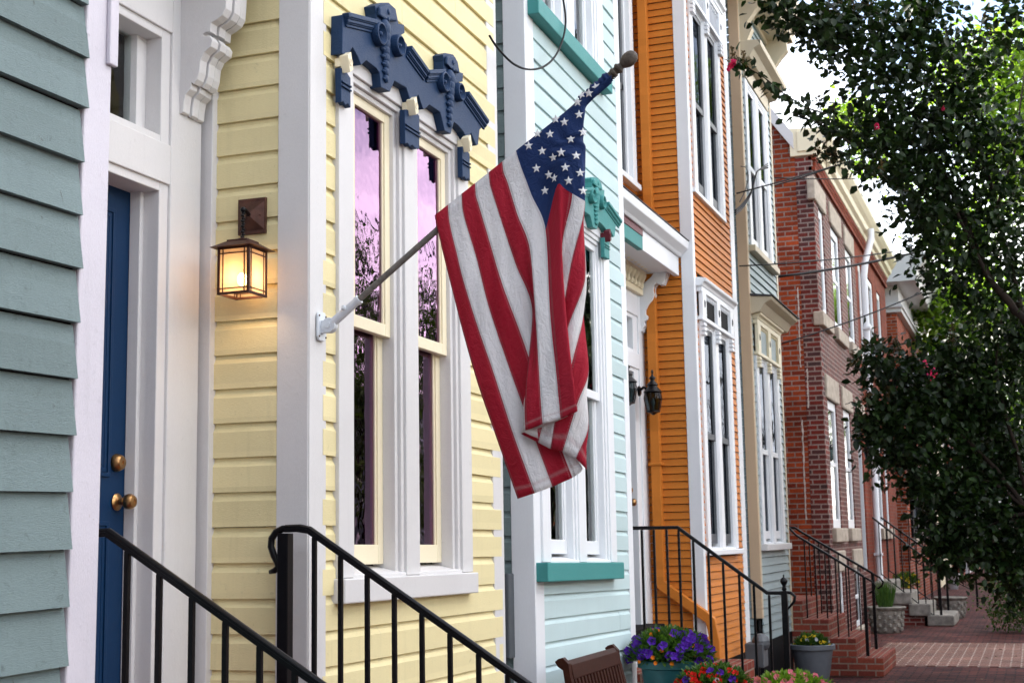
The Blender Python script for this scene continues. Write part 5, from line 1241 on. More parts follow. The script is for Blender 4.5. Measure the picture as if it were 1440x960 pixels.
# splice bundle on the tan post
m = MB()
for off in (0, 3, 6):
    pp = smooth_px([(1034, 296+off), (1045, 286+off), (1056, 270+off*.5), (1062, 250), (1066, 240), (1080, 236-off)])
    m.tube([PY(x, y, 2.56-.004*off) for x, y in pp], .0085 if off < 5 else .006, 6)
pp = smooth_px([(1042, 234), (1049, 236), (1052, 250), (1047, 270), (1040, 284)]); m.tube([PY(x, y, 2.58) for x, y in pp], .005, 5)
tag(m.build('cable_splice', M['cable'], None, smooth=True), 'bundle of spliced black cables curling off the tan corner post', 'cable')
m = MB(); pp = [PX(x, y, XR+.25) for x, y in ((700, 715), (703, 760), (706, 800), (704, 850), (707, 920), (706, 1000))]
# electric box with hanging cable in the gap between the yellow and aqua houses
eb = thing('meter_box', (7.5, 2.9, 1.2), 'narrow grey electric box with cables in the gap beside the aqua house', 'box')
a = PX(707, 806, TX0-.05); c = PX(716, 925, TX0-.05)
m = MB(); m.box(TX0-.09, TX0, c.y-.02, a.y+.12, c.z, a.z); m.build('box_body', M['grey_plastic'], eb, bevel=.008)
m = MB(); m.tube([PX(x, y, TX0-.11) for x, y in smooth_px([(703, 780), (706, 800), (708, 830), (706, 845), (709, 880), (707, 915), (706, 960)])], .006, 6); m.build('hanging_cable', M['lace'], eb)
m = MB(); m.tube([PX(x, y, TX0-.10) for x, y in ((701, 770), (706, 812))], .012, 6); m.build('conduit', M['cable'], eb)
# gas meter by the grey-blue house
gm_ = thing('gas_meter', (14.0, 2.5, 0), 'black and grey gas meter at the foot of the tan corner post', 'meter')
a = PY(1066, 912, 2.45); m = MB(); m.box(a.x-.12, a.x+.12, 2.38, 2.55, a.z-.16, a.z+.06); m.ball((a.x, 2.42, a.z+.06), .12, 14, (1, .7, .7)); m.build('meter_body', M['grey_plastic'], gm_, bevel=.01)
m = MB(); m.tube([(a.x-.05, 2.47, a.z-.16), (a.x-.05, 2.47, 0)], .02, 8); m.tube([(a.x+.07, 2.47, a.z-.16), (a.x+.07, 2.47, .1), (a.x+.2, 2.6, .1)], .02, 8); m.build('pipe', M['iron'], gm_)

# ================================================================== BENCH
bt = thing('bench', (8.1, 2.2, 0), 'dark brown slatted wooden bench with rolled top rail in front of the aqua wall', 'bench')
YB = 2.42
L = PY(800, 925, YB); Rr = PY(866, 903, YB); xa, xb, zt_ = L.x, Rr.x, L.z-.005
def arc(x, w): return [(YB+.02, zt_-.03)]
lean = .20
for x0_, x1_ in ((xa-.05, xa-.005), (xb-.02, xb+.025)):
    m = MB(); pr = [(YB+.045, zt_+.005), (YB+.02, zt_+.012), (YB-.012, zt_-.02), (YB-.02, zt_-.08), (YB-.10, zt_-.40), (YB-.13, zt_-.48), (YB-.10, 0), (YB-.05, 0), (YB-.07, zt_-.42), (YB+.01, zt_-.12), (YB+.02, zt_-.055), (YB+.05, zt_-.035), (YB+.065, zt_-.01)]
    m.prism(pr, 'x', x0_, x1_); m.build('back_post', M['bench'], bt, bevel=.008, seg=3)
m = MB(); m.prism([(YB+.03, zt_-.012), (YB+.005, zt_-.006), (YB-.015, zt_-.03), (YB-.032, zt_-.105), (YB-.008, zt_-.11), (YB+.012, zt_-.04)], 'x', xa-.006, xb-.019); m.build('top_rail', M['bench'], bt, bevel=.006, seg=3)
n = 15
for i in range(n):
    x = xa+.03+(xb-xa-.08)*i/(n-1); m = MB(); m.hexa([(x-.016, YB-.027, zt_-.10), (x+.016, YB-.027, zt_-.10), (x+.016, YB-.012, zt_-.10), (x-.016, YB-.012, zt_-.10)], [(x-.016, YB-.10, zt_-.42), (x+.016, YB-.10, zt_-.42), (x+.016, YB-.085, zt_-.42), (x-.016, YB-.085, zt_-.42)]); m.build('back_slat', M['bench'], bt, bevel=.003)
m = MB(); m.box(xa-.006, xb-.019, YB-.11, YB-.085, zt_-.46, zt_-.40); m.build('lower_rail', M['bench'], bt, bevel=.004)
for i in range(6):
    m = MB(); m.box(xa-.05, xb+.02, YB-.20-.085*i, YB-.13-.085*i, zt_-.50, zt_-.48); m.build('seat_slat', M['bench'], bt, bevel=.004)
for x in (xa-.05, xb-.02):
    m = MB(); m.box(x, x+.045, YB-.68, YB-.63, 0, zt_-.27); m.build('front_leg', M['bench'], bt, bevel=.005)
    m = MB(); m.box(x-.005, x+.05, YB-.72, YB-.03, zt_-.27, zt_-.24); m.build('arm_rest', M['bench'], bt, bevel=.006)

# ================================================================== PLANTS
def leaf_verts(p, d, up, L, W, fold=.25):
    side = d.cross(up);
    if side.length < 1e-4: side = Vector((1, 0, 0))
    side.normalize(); nn = side.cross(d).normalized()
    return [p, p+d*L*.35+side*W*.5+nn*W*fold, p+d*L*.72+side*W*.36+nn*W*fold*.6, p+d*L, p+d*L*.72-side*W*.36+nn*W*fold*.6, p+d*L*.35-side*W*.5+nn*W*fold]
LF = [(0, 1, 2, 3), (0, 3, 4, 5)]
def rv():
    v = Vector((random.gauss(0, 1), random.gauss(0, 1), random.gauss(0, 1))); return v.normalized()
def petunia(m, c, d, r):
    a = d.cross(Vector((0, 0, 1))); a = a.normalized() if a.length > .01 else Vector((1, 0, 0)); b_ = d.cross(a); n = 10; vs = [c-d*r*.5]
    for k in range(n):
        rr_ = r*(1 if k % 2 == 0 else .8); t = 2*math.pi*k/n; vs.append(c+a*math.cos(t)*rr_+b_*math.sin(t)*rr_+d*r*.08*(1 if k % 2 else -1))
    m.add(vs, [(0, k+1, (k+1) % n+1) for k in range(n)])
def bush(par, c, rad, nleaf, L, lm, flowers, name='foliage', up=.5):
    m = MB(); c = Vector(c)
    for i in range(nleaf):
        v = rv(); v.z = abs(v.z)*.9-.25; r = random.random()**.4; p = c+Vector((v.x*rad[0]*r, v.y*rad[1]*r, v.z*rad[2]*r))
        d = (v+rv()*.7+Vector((0, 0, up))).normalized(); l = L*random.uniform(.6, 1.3); m.add(leaf_verts(p, d, Vector((0, 0, 1)), l, l*.42), LF)
    m.build(name, lm, par)
    for mat, cnt, r0, nm in flowers:
        for k in range(cnt):
            v = rv(); v.z = abs(v.z)*.9-.2
            if v.x > .3: v.x = -v.x
            p = c+Vector((v.x*rad[0], v.y*rad[1], v.z*rad[2]))*random.uniform(.95, 1.12); m = MB(); dd = (v*.7+Vector((-.9, -.25, .15))+rv()*.5).normalized()
            petunia(m, p, dd, r0*random.uniform(.8, 1.15)); m.build(nm, mat, par)
def pot(par, c, r0, r1, h, mat, rim=.02, name='pot'):
    m = MB(); m.lathe([(r0*.98, 0), (r0, .005), (r1*.97, h-.06), (r1, h-.055), (r1+rim, h-.05), (r1+rim, h-.005), (r1+rim-.006, h), (r1-.012, h), (r1-.02, h-.03), (.01, h-.035)], c, n=36); m.build(name, mat, par, smooth=True, autosmooth=True)
# purple petunias
p = PX(943, 926, 9.45)
t = thing('petunia_pot', (p.x, p.y, 0), 'big teal pot spilling purple petunias and a few orange blooms beside the bench', 'plant')
m = MB(); m.box(p.x-.22, p.x+.22, p.y-.22, p.y+.22, 0, p.z-.5); m.build('plinth', M['step_brick'], t, bevel=.01)
pot(t, (p.x, p.y, p.z-.5), .15, .205, .5, M['pot_teal'])
bush(t, (p.x, p.y, p.z+.04), (.27, .29, .23), 3600, .05, M['leaf_flower'], [(M['pet_purple'], 44, .036, 'petunia_bloom'), (M['pet_orange'], 12, .016, 'marigold_bloom')])
p = PX(1004, 945, 9.1)
t = thing('red_flower_pot', (p.x, p.y, 0), 'pot of red and white flowers in front of the orange house steps', 'plant')
m = MB(); m.box(p.x-.18, p.x+.18, p.y-.18, p.y+.18, 0, p.z-.42); m.build('plinth', M['step_brick'], t, bevel=.01)
pot(t, (p.x, p.y, p.z-.42), .12, .16, .34, M['pot_grey'])
bush(t, (p.x, p.y, p.z-.06), (.21, .23, .14), 1500, .05, M['leaf_flower'], [(M['pet_red'], 34, .026, 'red_bloom'), (M['pet_purple'], 8, .03, 'petunia_bloom'), (M['lace'], 7, .018, 'white_bloom')])
p = PX(1112, 962, 9.6)
t = thing('pink_flower_pot', (p.x, p.y, 0), 'pot of pink petunias with lime leaves in the bottom right foreground', 'plant')
m = MB(); m.box(p.x-.22, p.x+.22, p.y-.22, p.y+.22, 0, p.z-.34); m.build('plinth', M['step_brick'], t, bevel=.01)
pot(t, (p.x, p.y, p.z-.34), .14, .2, .30, M['pot_grey'])
bush(t, (p.x, p.y, p.z-.03), (.27, .29, .15), 2200, .042, M['leaf_lime'], [(M['pet_pink'], 46, .024, 'pink_bloom')])
p = PX(1142, 905, 15.7)
t = thing('yellow_flower_pot', (p.x, p.y, 0), 'round grey tub with yellow flowers beside the brick steps', 'plant')
pot(t, (p.x, p.y, 0), .16, .225, p.z, M['pot_grey'])
bush(t, (p.x, p.y, p.z+.0), (.19, .19, .14), 800, .055, M['leaf_flower'], [(M['pet_yellow'], 16, .024, 'yellow_bloom'), (M['lace'], 5, .022, 'white_bloom')])
def basket(X, px, py, w, h, label, grass=True):
    p = PX(px, py, X); t = thing('basketweave_planter', (p.x, p.y, 0), label, 'planter', 'stone basketweave planters by the stone steps')
    m = MB(); n = 20
    m.lathe([(w*.33, 0), (w*.36, h*.05), (w*.44, h*.85), (w*.5, h*.9), (w*.52, h*.97), (w*.47, h), (w*.42, h*.93), (.01, h*.92)], (p.x, p.y, 0), n=24)
    for r in range(5):
        for k in range(20):
            if (r+k) % 2: continue
            a = 2*math.pi*k/20; rr_ = w*(.37+.07*(r+.5)/5); z = h*(.08+.15*r); m.ball((p.x+math.cos(a)*rr_, p.y+math.sin(a)*rr_, z+h*.07), .035, 6, (1, 1, 1.1))
    m.build('planter_body', M['conc'], t, smooth=True, autosmooth=True)
    if grass:
        m = MB()
        for k in range(120):
            a = random.random()*6.28; d = Vector((math.cos(a)*.25, math.sin(a)*.25, 1)).normalized(); m.add(leaf_verts(Vector((p.x, p.y, h*.9))+Vector((random.uniform(-.1, .1), random.uniform(-.1, .1), 0)), d, Vector((1, 0, 0)), random.uniform(.25, .5), .018), LF)
        m.build('grass', M['leaf_flower'], t)
basket(23.7, 1246, 860, .62, .42, 'pale stone basketweave planter with spiky grass at the near side of the stone steps')
basket(27.6, 1338, 862, .6, .40, 'pale stone basketweave planter half hidden at the far side of the stone steps', False)
p = PX(1340, 820, 41.5); t = thing('white_flower_pot', (p.x, p.y, 0), 'plain whitish tapered pot far down the pavement under the leaves', 'planter'); pot(t, (p.x, p.y, 0), .13, .2, .42, M['pot_white'])
for (X, px, py) in ((29.0, 1262, 790), (30.2, 1277, 800)):
    p = PX(px, py, X); t = thing('potted_shrub', (p.x, p.y, 0), ('small pot of yellow flowers behind the far railing, nearer the downspout', 'small pot of yellow flowers behind the far railing, farther along')[px > 1270], 'plant')
    pot(t, (p.x, p.y, 0), .13, .18, .4, M['pot_grey']); bush(t, (p.x, p.y, .55), (.2, .2, .3), 350, .09, M['leaf_flower'], [(M['pet_yellow'], 10, .04, 'yellow_bloom')])

# ================================================================== TREES
def leaf_cloud(name, mat, clumps, par, L, W=.55):
    """clumps: (centre, (rx, ry, rz), n)"""
    V = []; Fc = []
    base = 0
    for c, r, n in clumps:
        if n <= 0: continue
        c = np.array(c); v = rng.normal(size=(n, 3)); v /= np.linalg.norm(v, axis=1)[:, None]; rad = rng.random(n)**.5
        # twiggy sub-clusters so that gaps stay open
        k = max(3, n//16); cc = rng.normal(size=(k, 3)); cc /= np.linalg.norm(cc, axis=1)[:, None]; cc *= (rng.random(k)**.45)[:, None]
        idx = rng.integers(0, k, n); pos = cc[idx]*np.array(r)+rng.normal(size=(n, 3))*min(L*1.5, .55*float(np.mean(r)))+c
        d = rng.normal(size=(n, 3)); d[:, 2] -= .25; d += (pos-c)/np.array(r)*.5; d /= np.linalg.norm(d, axis=1)[:, None]
        up = rng.normal(size=(n, 3))*.6; up[:, 2] += 1; s = np.cross(d, up); s /= np.linalg.norm(s, axis=1)[:, None]; nn = np.cross(s, d)
        l = (L*rng.uniform(.65, 1.25, n))[:, None]; w = l*W
        q = [pos, pos+d*l*.35+s*w*.5+nn*w*.2, pos+d*l*.72+s*w*.36+nn*w*.12, pos+d*l, pos+d*l*.72-s*w*.36+nn*w*.12, pos+d*l*.35-s*w*.5+nn*w*.2]
        q = np.stack(q, 1).reshape(-1, 3); V.append(q)
        i0 = base+np.arange(n)*6; f = np.stack([np.stack([i0, i0+1, i0+2, i0+3], 1), np.stack([i0, i0+3, i0+4, i0+5], 1)], 1).reshape(-1, 4); Fc.append(f); base += n*6
    V = np.concatenate(V); Fc = np.concatenate(Fc); off = LOC.get(par.name, Vector((0, 0, 0))); V = V-np.array(off)
    me = bpy.data.meshes.new(name); me.vertices.add(len(V)); me.vertices.foreach_set('co', V.astype('f').ravel())
    me.loops.add(Fc.size); me.loops.foreach_set('vertex_index', Fc.astype('i').ravel()); me.polygons.add(len(Fc)); me.polygons.foreach_set('loop_start', np.arange(len(Fc), dtype='i')*4)
    me.update(calc_edges=True); me.materials.append(mat); o = bpy.data.objects.new(name, me); COL.objects.link(o); o.parent = par; LOC[o.name] = off; return o
def pclump(px, py, rx, ry, D, n, depth=None):
    c = PD(px, py, D); k = D/FPX; return (tuple(c), ((depth or (rx+ry)/2*k*1.1), rx*k, ry*k), n)
def limbs(par, segs, name='trunk'):
    m = MB()
    for pts, r0, r1 in segs:
        n = len(pts); P = [Vector(p) for p in pts]; Q = []
        for i in range(n-1):
            for k in range(4):
                t = k/4; Q.append(P[i].lerp(P[i+1], t)+rv()*(r0*.35 if (i or k) else 0))
        Q.append(P[-1]); m.tube(Q, [r0+(r1-r0)*i/(len(Q)-1) for i in range(len(Q))], 7)
    m.build(name, M['bark'], par, smooth=True)
# crape myrtle by the kerb
D1 = 10.5
ct = thing('crape_myrtle', (16.2, -1.0, 0), 'tall dark crape myrtle with a pink flower on its longest upper twig', 'tree')
TS = 1.42
C1 = [  # px, py, rx, ry, D, n
 (1085, 8, 30, 12, 9.6, 120), (1120, 25, 28, 16, 9.7, 170), (1150, 48, 30, 18, 9.8, 200), (1165, 30, 30, 16, 9.8, 90), (1160, 205, 30, 12, 10, 40), (1185, 62, 32, 26, 10, 260), (1215, 95, 30, 30, 10, 300), (1205, 30, 30, 22, 10.2, 160),
 (1180, 12, 26, 14, 10.2, 90), (1235, 55, 34, 34, 10.3, 420), (1265, 30, 34, 28, 10.4, 330), (1240, 125, 34, 30, 10.3, 420), (1280, 90, 38, 40, 10.5, 620), (1320, 60, 36, 40, 10.6, 560), (1300, 15, 34, 22, 10.6, 260),
 (1285, 155, 44, 38, 10.6, 760), (1330, 130, 44, 46, 10.8, 820), (1250, 175, 28, 20, 10.2, 190), (1370, 110, 30, 30, 11, 260), (1395, 75, 22, 20, 11, 120),
 (1345, 190, 48, 44, 11, 900), (1300, 215, 46, 36, 10.7, 800), (1255, 215, 36, 22, 10.4, 300), (1215, 195, 34, 16, 10.1, 130), (1185, 180, 30, 10, 10, 80), (1160, 172, 24, 8, 9.9, 40), (1390, 190, 40, 50, 11, 620), (1425, 230, 30, 50, 11, 420),
 (1320, 265, 48, 40, 10.8, 900), (1280, 255, 32, 22, 10.4, 220), (1240, 240, 32, 10, 10.2, 70), (1205, 228, 30, 8, 10, 40), (1295, 300, 28, 24, 10.5, 240), (1370, 290, 50, 50, 11, 1000), (1420, 320, 40, 60, 11.2, 860),
 (1330, 340, 46, 40, 10.8, 820), (1310, 360, 20, 20, 10.6, 130), (1385, 370, 50, 44, 11.1, 900), (1425, 400, 34, 36, 11.2, 480), (1340, 390, 34, 22, 10.9, 330), (1390, 420, 34, 18, 11, 220),
 (1425, 12, 26, 10, 9.5, 90), (1432, 62, 12, 16, 9.5, 60)]
clumps = [pclump(c[0], c[1], c[2], c[3], c[4]*TS, int(c[5]*(.50 if c[5] > 380 else .85))) for c in C1]
# thin twigs: (polyline px, distance)
T1 = [([(1130, 30), (1100, 14), (1065, 2)], 9.6), ([(1160, 160), (1130, 150), (1100, 130), (1075, 110), (1052, 95), (1036, 84), (1030, 74)], 9.3), ([(1200, 205), (1165, 180), (1120, 160), (1098, 158)], 9.7),
      ([(1180, 170), (1165, 150), (1158, 138)], 9.8), ([(1240, 245), (1200, 232), (1165, 215), (1150, 215)], 9.9), ([(1235, 20), (1215, 5), (1200, -8)], 10), ([(1375, 60), (1382, 30), (1388, 10)], 10.8), ([(1300, 20), (1310, -6), (1318, -20)], 10.4), ([(1150, 60), (1160, 20), (1152, 2)], 10)]
segs = []
root = PD(1560, 700, 12); root = Vector((16.2, -1.0, 0)); fork = Vector((16.1, -.9, 1.9))
segs.append(([root, Vector((16.2, -.95, .9)), fork], .085, .065))
for pts, r0, r1, D in (([(1440, 450), (1395, 400), (1370, 340), (1335, 260), (1290, 180), (1240, 110), (1190, 70), (1130, 30)], .038, .006, 10.4), ([(1440, 450), (1400, 300), (1380, 200), (1345, 110), (1330, 40), (1320, 0)], .032, .006, 10.8),
                       ([(1395, 400), (1345, 300), (1290, 235), (1230, 205), (1180, 172)], .022, .005, 10.3), ([(1400, 300), (1430, 200), (1440, 100)], .02, .006, 11)):
    P = [PD(x, y, D*TS+.7+.1*math.sin(x)) for x, y in pts]; segs.append((([fork]+P) if pts[0] == (1440, 450) else P, r0 if pts[0] != (1440, 450) else .05, r1))
for pts, D in T1: segs.append(([PD(x, y, D*TS) for x, y in pts], .008, .003))
limbs(ct, segs)
for pts, D in T1:
    for (xa, ya_), (xb, yb2) in zip(pts, pts[1:]):
        L_ = math.hypot(xb-xa, yb2-ya_); n = max(1, int(L_/12))
        for k in range(n): clumps.append(pclump(xa+(xb-xa)*(k+.5)/n, ya_+(yb2-ya_)*(k+.5)/n, 7, 6, D*TS, 9))
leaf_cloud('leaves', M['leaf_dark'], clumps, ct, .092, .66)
# seed heads at the twig ends
def seedheads(par, spots, name='seed_heads'):
    for px, py, h, D in spots:
        m = MB()
        if par is ct: D = D*TS
        for k in range(int(h*1.1)):
            t = random.random(); c = PD(px+random.gauss(0, h*.20*(1-t*.7)), py-h*t, D+random.uniform(-.1, .1)); m.ball(c, random.uniform(.008, .013), 5)
            if k % 3 == 0: l = random.uniform(.02, .04); m.add(leaf_verts(c, rv(), Vector((0, 0, 1)), l, l*.5), LF)
        m.tube([PD(px, py+6, D), PD(px, py-h, D)], .0035, 4); m.build('seed_head', M['seed'], par)
seedheads(ct, [(1030, 90, 24, 9.3), (1046, 92, 20, 9.3), (1165, 28, 30, 10), (1178, 22, 26, 10.1), (1200, 16, 30, 10.1), (1222, 14, 30, 10.1), (1152, 160, 26, 9.9), (1172, 162, 18, 9.9), (1150, 225, 30, 9.9), (1162, 232, 34, 9.9), (1175, 238, 30, 9.9), (1146, 12, 14, 9.9), (1385, 40, 22, 10.8), (1392, 60, 20, 10.8), (1240, 240, 16, 10)])
for (px, py, D) in ((1028, 92, 9.28), (1031, 88, 9.28), (1026, 96, 9.28), (1232, 178, 10), (1325, 152, 10.4)):
    m = MB(); 
    for k in range(5): petunia(m, PD(px+random.uniform(-3, 3), py+random.uniform(-3, 3), D*TS), rv(), .022)
    m.build('pink_blossom', M['pet_magenta'], ct)
# second crape myrtle, lower and just beyond
D2 = 12.5
c2t = thing('crape_myrtle', (18.6, -.8, 0), 'low dense crape myrtle hanging over the brick pavement at the right', 'tree')
C2 = [(1225, 505, 22, 14, 11.6, 110), (1250, 522, 30, 22, 11.8, 260), (1280, 545, 34, 30, 12, 420), (1245, 575, 30, 22, 11.8, 280), (1225, 598, 22, 16, 11.7, 150), (1320, 520, 36, 30, 12.2, 420), (1360, 510, 34, 34, 12.4, 420), (1300, 600, 44, 36, 12.1, 760), (1255, 625, 32, 26, 11.9, 380), (1240, 605, 24, 14, 11.8, 150),
      (1350, 570, 46, 40, 12.4, 900), (1400, 540, 44, 44, 12.6, 860), (1430, 500, 30, 44, 12.8, 420), (1285, 655, 40, 30, 12, 620), (1340, 650, 48, 40, 12.4, 900), (1400, 620, 50, 50, 12.7, 1100), (1330, 700, 40, 26, 12.2, 470), (1385, 700, 44, 36, 12.5, 700), (1430, 680, 40, 50, 12.8, 760),
      (1345, 745, 34, 28, 12.2, 470), (1395, 750, 36, 26, 12.5, 480), (1435, 740, 34, 40, 12.7, 520), (1345, 785, 26, 22, 12.2, 300), (1325, 765, 24, 16, 12.1, 200), (1390, 778, 30, 14, 12.5, 200), (1430, 790, 26, 26, 12.7, 300), (1435, 818, 30, 22, 12.9, 300), (1410, 470, 40, 30, 12.6, 360), (1350, 470, 26, 20, 12.4, 130), (1300, 690, 22, 16, 12, 150), (1320, 560, 60, 50, 12.9, 350), (1400, 600, 60, 90, 13.4, 850), (1440, 450, 30, 30, 12.6, 220)]
TB = 1.3; clumps = [pclump(c[0], c[1], c[2], c[3], c[4]*TB, int(c[5]*(.8 if c[5] > 600 else 1.15))) for c in C2]
fork = Vector((18.5, -.7, 1.1)); segs = [([Vector((18.6, -.8, 0)), fork], .09, .07)]
for pts in ([(1450, 720), (1400, 660), (1340, 600), (1270, 540), (1222, 508)], [(1450, 720), (1420, 600), (1400, 520), (1410, 440)], [(1450, 720), (1400, 680), (1340, 660), (1250, 620)], [(1450, 720), (1410, 730), (1340, 760)]):
    segs.append(([fork]+[PD(x, y, 12.4*TB) for x, y in pts], .035, .006))
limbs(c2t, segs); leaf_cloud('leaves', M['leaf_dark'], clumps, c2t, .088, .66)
seedheads(c2t, [(1200, 515, 22, 11.6), (1215, 498, 24, 11.6), (1232, 490, 24, 11.7), (1258, 500, 26, 11.8), (1262, 490, 18, 11.8), (1210, 590, 24, 11.7), (1222, 575, 26, 11.7), (1236, 600, 24, 11.7), (1340, 480, 26, 12), (1250, 560, 18, 11.7)]) if False else seedheads(c2t, [(a_, b_, c_, d_*1.3) for a_, b_, c_, d_ in ((1200, 515, 22, 11.6), (1215, 498, 24, 11.6), (1232, 490, 24, 11.7), (1258, 500, 26, 11.8), (1262, 490, 18, 11.8), (1210, 590, 24, 11.7), (1222, 575, 26, 11.7), (1236, 600, 24, 11.7), (1340, 480, 26, 12), (1250, 560, 18, 11.7))])
for (px, py) in ((1300, 512), (1309, 522), (1314, 530)):
    m = MB()
    for k in range(6): petunia(m, PD(px+random.uniform(-5, 5), py+random.uniform(-5, 5), 11.9*1.25), rv(), .013)
    m.build('pink_blossom', M['pet_magenta'], c2t)
# sunlit street trees far behind, seen against the sky
def bgtree(base, cl, mat, L, label, nm='street_tree', h=5., r=.22, cat='tree'):
    t = thing(nm, base, label, cat); b0 = Vector(base)
    cs = [pclump(*c) for c in cl]; segs = [([b0, b0+Vector((.1, .1, h*.5)), b0+Vector((0, 0, h))], r, r*.6)]
    for c in cs[::2]: segs.append(([b0+Vector((0, 0, h*.8)), Vector(c[0])], r*.35, r*.08))
    limbs(t, segs); leaf_cloud('leaves', mat, cs, t, L); return t
bgtree((30, -2.4, -.14), [(1390, 150, 60, 70, 30, 1500), (1440, 90, 40, 60, 30, 900), (1420, 230, 50, 60, 30, 1300), (1350, 100, 40, 50, 31, 700), (1470, 200, 60, 90, 30, 1400), (1370, 330, 40, 50, 31, 700), (1400, 60, 40, 24, 30, 300)], M['leaf_lit'], .16, 'tall sunlit lime green tree seen through gaps at the upper right', h=6)
bgtree((38, -1.6, -.14), [(1315, 420, 34, 40, 38, 1100), (1350, 440, 50, 40, 38, 1500), (1300, 390, 26, 20, 38, 360), (1400, 440, 60, 50, 39, 1700), (1330, 480, 40, 30, 38, 900), (1440, 460, 50, 60, 39, 1500), (1380, 500, 60, 40, 39, 1300), (1430, 560, 50, 60, 39, 900)], M['leaf_lit'], .17, 'sunlit lime green tree beside the white cornice', h=5)
bgtree((48, 1.2, 0), [(1205, 172, 26, 20, 49, 360), (1225, 190, 24, 24, 49, 300), (1190, 160, 16, 14, 49, 140), (1215, 235, 16, 16, 49, 120), (1290, 260, 30, 20, 50, 160), (1310, 330, 20, 40, 50, 120)], M['leaf_lit'], .24, 'distant pale green treetop above the brick cornice', h=12)
for (x, y, lab) in ((56, -.8, 'dim street tree beyond the low myrtle, left of the far gap'), (66, .6, 'dim street tree at the end of the pavement')):
    bgtree((x, y, 0), [(1380, 640, 60, 50, x, 900), (1350, 600, 40, 40, x, 500), (1420, 600, 50, 60, x, 700)], M['leaf_mid'], .3, lab, h=4)
# low shrub at the right edge
t = thing('low_shrub', tuple(PD(1425, 818, 24)[:2])+(0,), 'dark low shrub at the kerb by the right edge of the picture', 'shrub')
c = PD(1428, 815, 24); leaf_cloud('leaves', M['leaf_mid'], [((c.x, c.y, .55), (.8, .55, .6), 2600), ((c.x+.8, c.y-.6, .5), (.8, .6, .5), 1200)], t, .06)
# street trees across the road: what the windows mirror
for i, (x, y, h) in enumerate(((20, -10.5, 9.5), (26, -11, 11.6), (33, -10.6, 11.), (41, -11, 12.4), (50, -10.6, 12.), (60, -11, 13), (13, -12, 4.6), (6, -12, 4.4))):
    t = thing('street_tree', (x, y, 0), 'tree number' if False else ['mature tree across the street opposite the brick house', 'taller tree across the street beyond the brick house corner', 'rounded tree across the street before the white cornice', 'large tree across the street past the stone steps', 'broad tree across the street near the cream house', 'farthest large tree across the street', 'young tree across the street opposite the orange house', 'small tree across the street opposite the yellow house'][i], 'tree', 'trees across the street')
    limbs(t, [([Vector((x, y, 0)), Vector((x+.1, y, h*.35))], .2, .13)]+[([Vector((x+.1, y, h*.33)), Vector((x+random.uniform(-2, 2), y+random.uniform(-1.5, 1.5), h*random.uniform(.55, .8)))], .08, .02) for k in range(6)])
    cl = [((x+random.uniform(-2, 2), y+random.uniform(-1.6, 1.6), h*random.uniform(.22, .82)), (1.3, 1.3, 1.1), 420) for k in range(13)]; cl.append(((x, y, h*.62), (2., 1.8, h*.26), 900)); leaf_cloud('leaves', M['leaf_mid'], cl, t, .22)
# overhead lines along the street on the far side (mirrored in the panes)
for i, (z, y, r) in enumerate(((8.4, -7.2, .035), (7.5, -7.4, .028), (7.2, -7.1, .03), (6.9, -7.3, .022), (6.4, -7.2, .03))):
    o = cable([(-30, y, z), (30, y, z-.2), (90, y, z)], r, ['topmost power line along the far kerb', 'second power line down along the far kerb', 'middle power line along the far kerb', 'thin phone line along the far kerb', 'lowest phone line along the far kerb'][i], 'power_line')
    o['group'] = 'lines along the far kerb'
for x in (-8, 62):
    t = thing('utility_pole', (x, -7.3, -.14), ['wooden utility pole behind the viewer across the road', 'wooden utility pole far down the road'][x > 0], 'pole'); m = MB(); m.tube([(x, -7.3, -.14), (x, -7.3, 9)], [.15, .11], 10); m.build('shaft', M['bark'], t, smooth=True); m = MB(); m.box(x-.06, x+.06, -8.3, -6.3, 8.3, 8.42); m.build('crossarm', M['bark'], t)

# fallen leaves and grit on the bricks
m = MB()
for k in range(420):
    x = random.uniform(11, 34); y = random.choice((random.uniform(-1.2, 2.6), random.gauss(2.3, .25), random.gauss(-1.2, .2)))
    if y > 2.6: continue
    a = random.random()*6.28; l = random.uniform(.03, .06); m.add(leaf_verts(Vector((x, y, .008)), Vector((math.cos(a), math.sin(a), .08)).normalized(), Vector((0, 0, 1)), l, l*.5), LF)
tag(m.build('fallen_leaves', M['seed']), 'scattered small fallen leaves on the brick pavement', 'leaves', kind='stuff')

# ================================================================== LIGHT
SUN_EL, SUN_AZ = math.radians(43), math.radians(66)     # azimuth from +X towards +Y: behind the houses
sdir = Vector((math.cos(SUN_AZ)*math.cos(SUN_EL), math.sin(SUN_AZ)*math.cos(SUN_EL), math.sin(SUN_EL)))
sl_ = bpy.data.lights.new('sun', 'SUN'); sl_.energy = 4.5; sl_.angle = math.radians(.6); sl_.color = (1, .93, .82)
so_ = bpy.data.objects.new('sun', sl_); COL.objects.link(so_); so_.rotation_euler = sdir.to_track_quat('Z', 'Y').to_euler()
w = bpy.data.worlds.new('World'); scene.world = w; w.use_nodes = True; nt = w.node_tree; nt.nodes.clear()
o_ = nd(nt, 'ShaderNodeOutputWorld'); bg = nd(nt, 'ShaderNodeBackground'); sky = nd(nt, 'ShaderNodeTexSky', sky_type='NISHITA')
sky.sun_disc = False; sky.sun_elevation = SUN_EL; sky.sun_rotation = math.pi/2-SUN_AZ; sky.air_density = 1.0; sky.dust_density = 2.0; sky.ozone_density = 1.0
tc = nd(nt, 'ShaderNodeTexCoord'); mp = nd(nt, 'ShaderNodeMapping'); mp.inputs['Scale'].default_value = (1, 1, 2.6); lk(nt, tc.outputs['Generated'], mp.inputs[0])
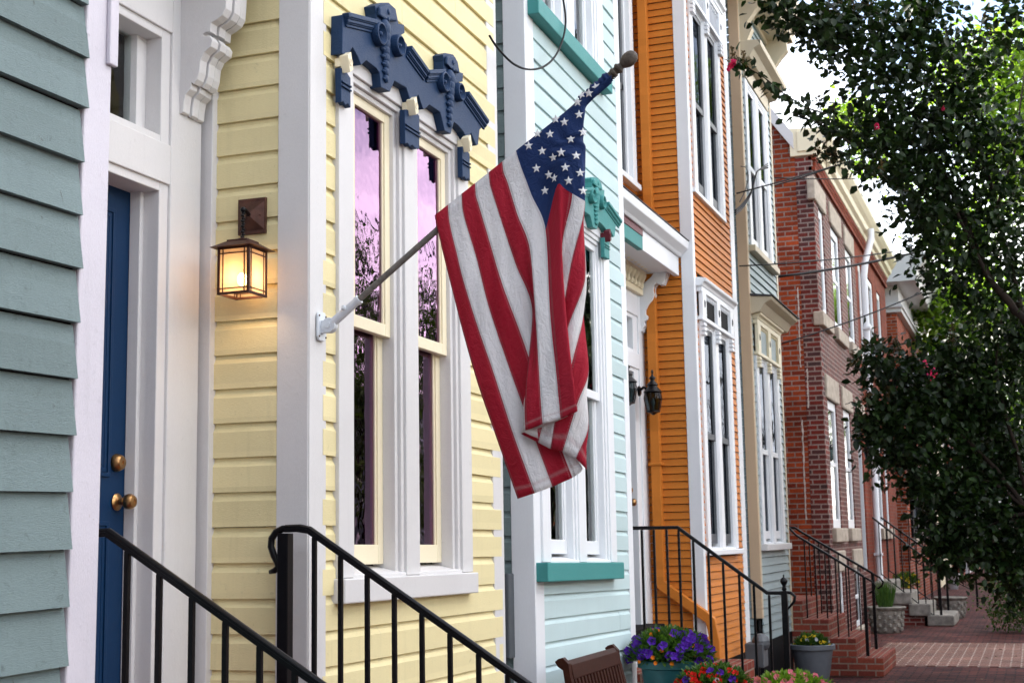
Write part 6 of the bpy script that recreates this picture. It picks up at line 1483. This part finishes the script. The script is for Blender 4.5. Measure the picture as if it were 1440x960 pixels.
n = noise(nt, mp.outputs[0], 1.9, 9, .55, .4); cf = ramp(nt, n.outputs[0], [(.43, (0, 0, 0)), (.58, (1, 1, 1))])
n2 = noise(nt, mp.outputs[0], 4.3, 6, .6); cc = ramp(nt, n2.outputs[0], [(.3, (7.2, 7.3, 7.7)), (.7, (10.5, 10.3, 10.2))])
mx = mixc(nt, math_(nt, 'MULTIPLY', cf.outputs[0], .88), sky.outputs[0], cc.outputs[0])
# added directional weight on the clouds: lights the fronts, dims the side walls
dp = nd(nt, 'ShaderNodeVectorMath', operation='DOT_PRODUCT'); lk(nt, tc.outputs['Generated'], dp.inputs[0]); dp.inputs[1].default_value = (.45, -.85, .1)
dr_ = ramp(nt, math_(nt, 'ADD', math_(nt, 'MULTIPLY', dp.outputs['Value'], .5), .5), [(.1, (.20, .23, .28)), (.5, (.42, .46, .52)), (.93, (2.35, 2.25, 2.12))])
mx = mixc(nt, math_(nt, 'MULTIPLY', cf.outputs[0], .88), sky.outputs[0], mixc(nt, 1, cc.outputs[0], dr_.outputs[0], 'MULTIPLY'))
lk(nt, mx, bg.inputs[0]); bg.inputs[1].default_value = .12; lk(nt, bg.outputs[0], o_.inputs[0])
scene.view_settings.view_transform = 'Standard'; scene.view_settings.look = 'None'; scene.view_settings.gamma = 1; scene.view_settings.exposure = 1.95
scene.render.engine = 'CYCLES'
scene.cycles.max_bounces = 8; scene.cycles.transparent_max_bounces = 16; scene.cycles.sample_clamp_indirect = 6
t = thing('street_tree', (-4.5, -.9, 0), 'unseen leafy tree added behind the viewer to dim the side walls', 'tree', 'unseen trees added behind the viewer')  # unseen tree, added to block sky light from the side walls
limbs(t, [([Vector((-4.5, -.9, 0)), Vector((-4.5, -.8, 2.6))], .14, .1)]+[([Vector((-4.5, -.8, 2.5)), Vector((-4.5+random.uniform(-2, 2), random.uniform(-2, 1.5), random.uniform(4, 6)))], .06, .02) for k in range(5)])
leaf_cloud('leaves', M['leaf_mid'], [((-4.5+random.uniform(-1.6, 1.6), random.uniform(-2.2, 1.2), random.uniform(2.8, 6.4)), (1.2, 1.2, .9), 420) for k in range(16)], t, .16)
leaf_cloud('leaves', M['leaf_mid'], [((-6.5+random.uniform(-2, 2), random.uniform(-3, 2.2), random.uniform(1.5, 6.4)), (1.4, 1.4, 1.1), 300) for k in range(14)], t, .18)
